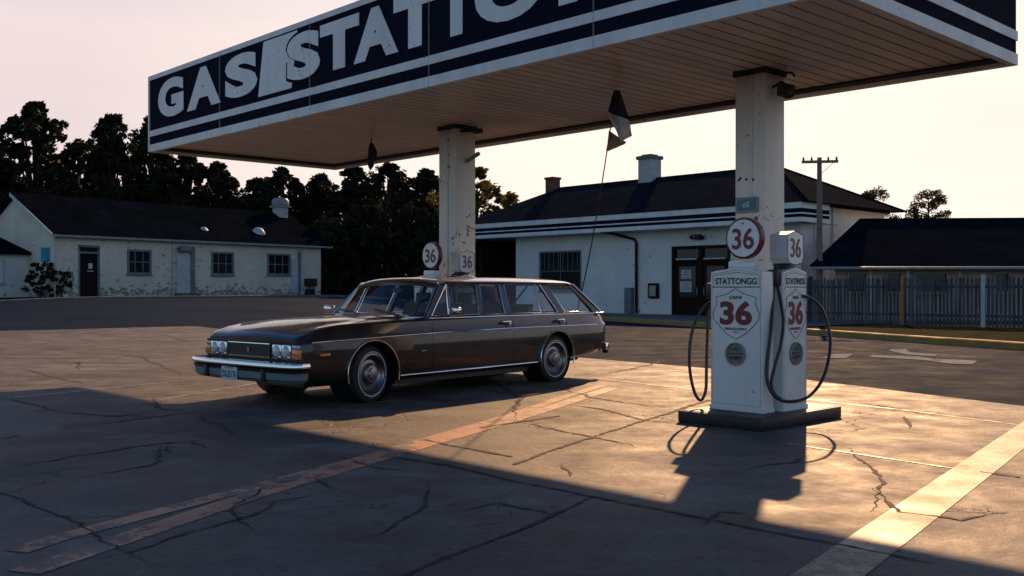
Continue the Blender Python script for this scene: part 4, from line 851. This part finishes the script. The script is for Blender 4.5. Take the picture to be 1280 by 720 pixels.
MB().box(a0, a0+.08, -.02, .2, 0, 2.55).box(a1-.08, a1, -.02, .2, 0, 2.55).box(a0+.08, a1-.08, -.02, .2, 2.15, 2.24).box(a0, a1, -.02, .2, 2.45, 2.55).build('door_frame', M['grey'], LB); MB().box(a0+.08, a1-.08, .1, .12, 2.24, 2.45).build('transom', M['pane'], LB)
for c in cuts[1:]:
    window(LB, c[0], c[1], c[2], c[3], 3, 2, -.03, .10, 'grey', .2); 
# pale door with step and canopy, pipes, meter box
for (pa_, pb_, zt_) in ((221, 240, 2.65), (364, 374, 2.6)):
    a0, a1 = la(pa_), la(pb_); MB().box(a0, a1-.12, -.05, 0, .3, zt_-.4).build('side_door', M['pale'], LB); MB().box(a1-.12, a1+.12, -.10, 0, 0, zt_).build('door_post', M['grey'], LB)
a0, a1 = la(221), la(240); MB().box(a0-.15, a1+.1, -.6, 0, -.2, .28).build('door_step', M['pave'], LB); MB().bevbox(a0, a1-.25, -.4, 0, 2.35, 2.65, .1).build('door_hood', M['grey'], LB)
MB().tube([(la(216),-.06,2.9),(la(216),-.06,.1)], .04).tube([(la(68),-.07,2.9),(la(68),-.07,.1)], .04).tube([(la(376),-.06,2.9),(la(376),-.06,.1)], .06).build('downpipe', M['pale'], LB)
a0 = la(386); MB().bevbox(a0-.35, a0+.35, -.35, 0, .65, 1.1, .04).tube([(a0-.2,-.2,.65),(a0-.2,-.2,0)], .04).tube([(a0+.2,-.2,.65),(a0+.1,-.2,0)], .04).bevbox(a0-.3,a0+.2,-.3,-.02,.15,.5,.04).build('meter_box', M['dark'], LB)
# blue scrawl beside the door and a blue sign on the gable wall
mb = MB(); a0 = la(88)
for P in ([(0,1.15),(.12,1.3),(.25,1.18),(.35,1.32),(.5,1.2)], [(.0,.9),(.15,1.08),(.2,.88),(.35,1.1),(.4,.85),(.55,1.05)], [(.22,1.3),(.30,1.52)], [(.05,.75),(.3,.8),(.5,.7)], [(.02,1.0),(.02,.75)], [(.45,1.3),(.5,.8)]): mb.tube([(a0-.35+x, -.004, z) for x, z in P], .028, 4)
mb.build('wall_scrawl', M['cyan'], LB)
MB().bevbox(-.06, 0, .35, 1.05, 1.75, 2.4, .01).build('wall_sign', M['cyan'], LB)
AN = thing('cottage_annexe', (-20.7-.8*2.3, 45+.6*2.3, LZ), R(53.13), 'small pale lean-to annexe with dark roof against the cottage gable', 'building')
mb = MB(); mb.box(-4.5, -.0, 0, 4.0, -.6, 2.1).build('wall', M['wall'], AN)
MB().prism([(-4.8,-.35,2.08),(-4.8,4.2,3.3),(-4.8,4.2,3.42),(-4.8,-.35,2.2)], (4.78,0,0)).build('roof', M['slate'], AN)
window(AN, -2.2, -1.1, .75, 1.85, 2, 2, -.03, .08, 'pale')

# ------------------------------------------------------------------ right building
RB = thing('low_bungalow', (11.05, 36.8, .0), R(-1.2), 'low beige bungalow under a broad dark roof behind the picket fence', 'building')
W_ = 16; V = [(0,0,2.13),(W_,0,2.13),(W_,4.9,4.2),(3.35,4.75,4.14)]; V2 = [(x, y, z-.12) for x, y, z in V]
rf = MB().add(V+V2, [(0,1,2,3),(7,6,5,4),(0,4,5,1),(1,5,6,2),(2,6,7,3),(3,7,4,0)]).build('roof', M['shingle2'], RB)
MB().tube([(0,-.02,2.06),(W_,-.02,2.06)], .06, 8).build('gutter', M['metal'], rf, 60)
MB().tube([(0,0,2.15),(3.35,4.75,4.17)], .05, 6).tube([(3.35,4.75,4.17),(W_,4.9,4.23)], .06, 6).build('ridge_cap', M['shingle2'], rf)
mb = MB(); P = [(1.1,.75,0),(W_,.75,0),(W_,4.8,0),(3.5,4.6,0)]
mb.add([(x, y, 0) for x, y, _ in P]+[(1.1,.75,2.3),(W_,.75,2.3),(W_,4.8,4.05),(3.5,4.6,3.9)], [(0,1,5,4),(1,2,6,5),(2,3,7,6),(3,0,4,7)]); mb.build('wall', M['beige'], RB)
for a, b in ((1.55,2.3), (3.0,3.6), (4.05,5.3), (7.0,7.6), (9.4,10.6)): window(RB, a, b, 1.15, 1.93, 1, 1, .66, .05, 'beige', .08)
mb = MB()
for a in (2.35, 3.75, 5.7, 8.2): mb.box(a, a+.12, .70, .75, 0, 2.0)
mb.build('batten', M['pale'], RB)
# ------------------------------------------------------------------ fence
f0 = Vector((9.6, 36.0)); f1 = Vector((19.0, 26.2))
f0 = Vector((10.3-.5, 35.2+.5)); f1 = Vector((15.2+3.0, 30-3.2)); dv = (f1-f0); LN = dv.length; ang = math.atan2(dv.y, dv.x)
FE = thing('picket_fence', (f0.x, f0.y, .12), ang, 'tall weathered grey picket fence along the grass verge', 'fence')
mb = MB(); n = int(LN/.125)
for i in range(n):
    x = i*.125+rnd.uniform(-.006,.006); h = 1.56+rnd.uniform(-.03,.03); tl = rnd.uniform(-.012,.012); wd = .085
    mb.prism([(x,0,0),(x+wd,0,0),(x+wd+tl,0,h-.07),(x+wd/2+tl,0,h),(x+tl,0,h-.07)], (0,.022,0))
mb.build('picket_panel', M['fence'], FE)
for z in (.3, 1.2): MB().box(0, LN, .024, .07, z, z+.09).build('rail', M['fence'], FE)
def fa(px):      # distance along the fence for a picture column
    t = (px-640)/F; return (t*f0.y-f0.x)/(dv.x/LN-t*dv.y/LN)
for i, px in enumerate((1012, 1128, 1229, 1290)):
    a = fa(px); MB().box(a-.06, a+.06, -.05 if i else .03, .0-.001 if i else .12, 0, 1.62 if i != 1 else 1.58).build('post', M['orangepost'] if i == 1 else (M['pale'] if i == 2 else M['fence']), FE)['label'] = ['grey fence post', 'orange stained fence post', 'pale grey fence post', 'grey fence post'][i]
# ------------------------------------------------------------------ utility pole
UP = thing('utility_pole', (11.55, 37.4, 0), R(-8), 'slim wooden utility pole with one crossarm standing by the station corner', 'utility pole')
UPH = 1.33+163/F*37.4
MB().tube([(0,0,0),(0,0,3),(0,0,UPH)], [.13,.11,.085], 12).build('shaft', M['wood'], UP, 60)
MB().box(-.66, .66, -.16, -.07, UPH-.22, UPH-.12).build('crossarm', M['wood'], UP)
for x in (-.60,-.3,.3,.60): MB().lathe([(.03,0),(.045,.04),(.03,.07),(.04,.10),(.01,.13)], (x,-.115,UPH-.12), (0,0,1), 10).build('insulator', M['dark'], UP, 40)
MB().tube([(.5,-.1,UPH-.2),(.05,-.06,UPH-.62)], .012, 4).build('brace', M['metal'], UP)

# ------------------------------------------------------------------ trees
def leaf_cloud(mb, c, r, n, size, g, flat=1.0):
    for _ in range(n):
        d = Vector((g.gauss(0,1), g.gauss(0,1), g.gauss(0,1))); d.normalize(); p = c+Vector((d.x*r, d.y*r, d.z*r*flat))*(g.random()**.45)
        a = Vector((g.gauss(0,1), g.gauss(0,1), g.gauss(0,1))).normalized(); b = a.orthogonal().normalized(); s = size*g.uniform(.6,1.3)
        a2 = a.cross(b); mb.add([p-b*s*.5, p+a2*s*.28, p+b*s*.55, p-a2*s*.28], [(0,1,2,3)])
def tree_mesh(seed, Ht, Wd, base, nclump, per, size, shape='round'):
    g = random.Random(seed); cr = MB(); tr = MB()
    top = Ht*.93; lean = Vector((g.uniform(-.3,.3), g.uniform(-.3,.3), 0)); P = [Vector((0,0,-.3)), Vector((0,0,Ht*.25))+lean*.3, Vector((0,0,Ht*.6))+lean, Vector((0,0,top))+lean*1.2]
    tr.tube(P, [Ht*.022, Ht*.017, Ht*.010, .02], 8)
    for k in range(nclump):
        t = g.random(); zc = base+(Ht-base)*t
        if shape == 'poplar': env = (math.sin(math.pi*min(1, .12+t*.88)))**.6*(1-.30*t)
        elif shape == 'low': env = (1-t*.35)
        else: env = math.sqrt(max(.05, 1-(2*(t-.45))**2)) if t > .45 else .75+.25*t/.45
        a = g.uniform(0, 2*math.pi); rr = Wd/2*env*g.uniform(.35, 1.0)*.86
        c = Vector((math.cos(a)*rr, math.sin(a)*rr, min(zc, Ht-.3)))+lean*t; r = Wd*g.uniform(.05,.12)*(1.05-.5*t)
        leaf_cloud(cr, c, r, int(per*g.uniform(.6,1.4)), size, g, .8)
        if k % 3 == 0: tr.tube([P[1]+(P[2]-P[1])*max(0,t-.2), c*.5+Vector((0,0,zc*.5-.2))+lean*.3, c], [Ht*.008, Ht*.005, .012], 5)
    for k in range(26):     # top sprigs make the outline uneven
        a = g.uniform(0, 2*math.pi); rr = Wd*.28*g.random(); rr *= 1.5; leaf_cloud(cr, Vector((math.cos(a)*rr, math.sin(a)*rr, Ht-.15-rr*.75-g.uniform(0,.5)))+lean, Wd*.05, int(per*.45), size, g, 1.3)
    return cr, tr
def make_tree(seed, Ht, Wd, base, ncl, per, size, shape, lm, label, name='broadleaf_tree', cat='tree', group='dark trees along the far side of the road'):
    cr, tr = tree_mesh(seed, Ht, Wd, base, ncl, per, size, shape); o = thing(name, (0,0,0), 0, label, cat, group)
    cr.build('crown', M[lm], o, fix=False); tr.build('trunk', M['trunk'], o, 60); return o
VAR = {}
spots = [  # px centre, px top, distance, crown width m, variant, label
 (-25,150,64,7.0,0,'dark tree at the far left edge, behind the annexe roof'), (44,126,66,5.4,1,'tallest dark tree, rising behind the cottage gable'), (92,176,70,5.0,2,'shorter dark tree just right of the tallest one'), (140,143,68,5.4,3,'tall dark tree with a broad top behind the cottage roof'),
 (188,146,70,4.8,0,'tall dark tree directly left of the canopy corner'), (236,190,72,4.8,1,'dark tree showing just under the canopy corner'), (275,203,73,4.4,2,'dark rounded tree above the middle of the cottage roof'), (318,222,74,4.8,3,'low topped dark tree left of the cottage chimney'),
 (352,208,75,4.6,1,'dark tree directly behind the cottage chimney'), (398,216,76,5.0,0,'dark tree just right of the cottage chimney'), (440,205,74,5.2,3,'dark tree beneath the furled banner, on its left'), (486,204,72,5.4,2,'dark tree beneath the furled banner, on its right'),
 (532,210,74,4.8,1,'dark tree directly left of the far column')]
def variants():
    for k, (W, sh) in enumerate(((5.6,'poplar'), (5.0,'round'), (4.8,'round'), (5.6,'poplar'))):
        yield k, make_tree(100+k, 10, W, .4, 250, 55, .30, sh, 'leaf', 'x')
for k, o in variants(): VAR[k] = o
used = set()
def put(k, px, ty, Y, W, label):
    if k in used: o = copy_tree(VAR[k])
    else: o = VAR[k]; used.add(k)
    X = (px-640)/F*Y; zb = hz(X, Y)-.1; Ht = H+(360-ty)/F*Y-zb; bw = (5.6,5.0,4.8,5.6)[k]
    o.location = (X, Y, zb); o.scale = (W/bw*1.2, W/bw*1.2, Ht/10); o.rotation_euler = (0,0,rnd.uniform(0,6)); o['label'] = label; return o
for s in spots: put(s[4], s[0], s[1], s[2], s[3], s[5])
# second, lower row closes the gaps below
back = [(10,215,80,'behind the annexe'),(70,225,82,'behind the tallest tree'),(118,215,84,'in the gap over the cottage door'),(165,222,84,'between the two tall trees'),(212,232,85,'left of the canopy corner'),(256,238,85,'in the gap over the first cottage window'),(300,245,84,'low in the gap over the cottage roof'),(335,240,86,'low on the left of the cottage chimney'),(376,246,84,'low on the right of the cottage chimney'),
        (420,238,80,'low at the right end of the cottage'),(462,232,80,'low under the furled banner'),(508,236,78,'low behind the wagon roof'),(552,238,78,'low behind the far column')]
for i, (px, ty, Y, d) in enumerate(back): put(i % 4, px, ty, Y, 6.6, 'darker back-row tree '+d)
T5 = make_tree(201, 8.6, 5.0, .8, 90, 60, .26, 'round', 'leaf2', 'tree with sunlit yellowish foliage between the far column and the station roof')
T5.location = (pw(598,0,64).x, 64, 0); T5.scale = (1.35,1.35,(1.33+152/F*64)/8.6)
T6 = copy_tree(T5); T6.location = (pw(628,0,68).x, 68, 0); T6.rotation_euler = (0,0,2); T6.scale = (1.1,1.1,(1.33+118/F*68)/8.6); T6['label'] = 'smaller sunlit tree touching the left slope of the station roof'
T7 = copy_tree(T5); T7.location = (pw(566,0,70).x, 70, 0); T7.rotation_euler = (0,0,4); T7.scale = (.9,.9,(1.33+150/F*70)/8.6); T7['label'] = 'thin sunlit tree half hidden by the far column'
# hedge bank of shrubs beyond the road, behind the wagon
sh0 = make_tree(301, 3.2, 4.2, .1, 60, 80, .24, 'low', 'leaf', 'x', 'shrub', 'shrub', 'dark shrubs between the cottage and the station')
hs = [(408,60,4.6,'beside the right end of the cottage'),(440,62,5.4,'second from the cottage, behind the windscreen'),(474,62,4.8,'third from the cottage, over the windscreen'),(508,61,5.4,'left of the round 36 sign behind the wagon'),(545,60,5.0,'behind the round 36 sign at the far column'),(585,61,5.2,'just right of the far column'),(618,62,5.0,'against the dark porch of the station')]
for i, (px, Y, W, d) in enumerate(hs):
    o = sh0 if i == 0 else copy_tree(sh0); X = (px-640)/F*Y; o.location = (X, Y, hz(X, Y)-.1); o.scale = (W/4.2,)*2+(rnd.uniform(1.5,1.9),); o.rotation_euler = (0,0,i*1.3); o['label'] = 'dense dark shrub '+d
# bushes by the cottage door
bs0 = make_tree(302, 1.5, 1.5, .05, 24, 60, .11, 'low', 'leaf', 'x', 'bush', 'bush', 'bushes against the cottage')
for i, (px, Y, s, d) in enumerate(((48,44.6,1.25,'taller dark bush under the blue sign at the cottage corner'), (78,45.2,.95,'lower dark bush between the cottage corner and its brown door'))):
    o = bs0 if i == 0 else copy_tree(bs0); X = (px-640)/F*Y; o.location = (X, Y, hz(X, Y)); o.scale = (s,s,s); o.rotation_euler = (0,0,i*2); o['label'] = d
# two small pines beyond the bungalow
def pine(seed, px, ty, Y, W, label):
    g = random.Random(seed); Ht = 1.33+(360-ty)/F*Y; cr = MB(); tr = MB(); tr.tube([(0,0,-.2),(.05,0,Ht*.5),(0,0,Ht*.95)], [.16,.11,.03], 8)
    for k in range(46):
        t = g.random(); z = Ht*(.60+.38*t); a = g.uniform(0, 6.28); rr = W/2*(1-.65*t)*g.uniform(.4,1); c = Vector((math.cos(a)*rr, math.sin(a)*rr, z)); tr.tube([Vector((0,0,z-.35)), c], [.04,.015], 5); leaf_cloud(cr, c, .34*g.uniform(.7,1.2), 90, .14, g, .75)
    leaf_cloud(cr, Vector((0,0,Ht-.25)), .3, 80, .14, g, 1.2)
    o = thing('pine_tree', ((px-640)/F*Y, Y, 0), 0, label, 'tree', 'small pines beyond the bungalow roof'); cr.build('crown', M['needle'], o, fix=False); tr.build('trunk', M['trunk'], o, 60)
pine(5, 1092, 236, 62, 3.6, 'small pine above the roof, nearer the utility pole'); pine(9, 1160, 238, 62, 4.2, 'small wide pine above the middle of the bungalow roof')
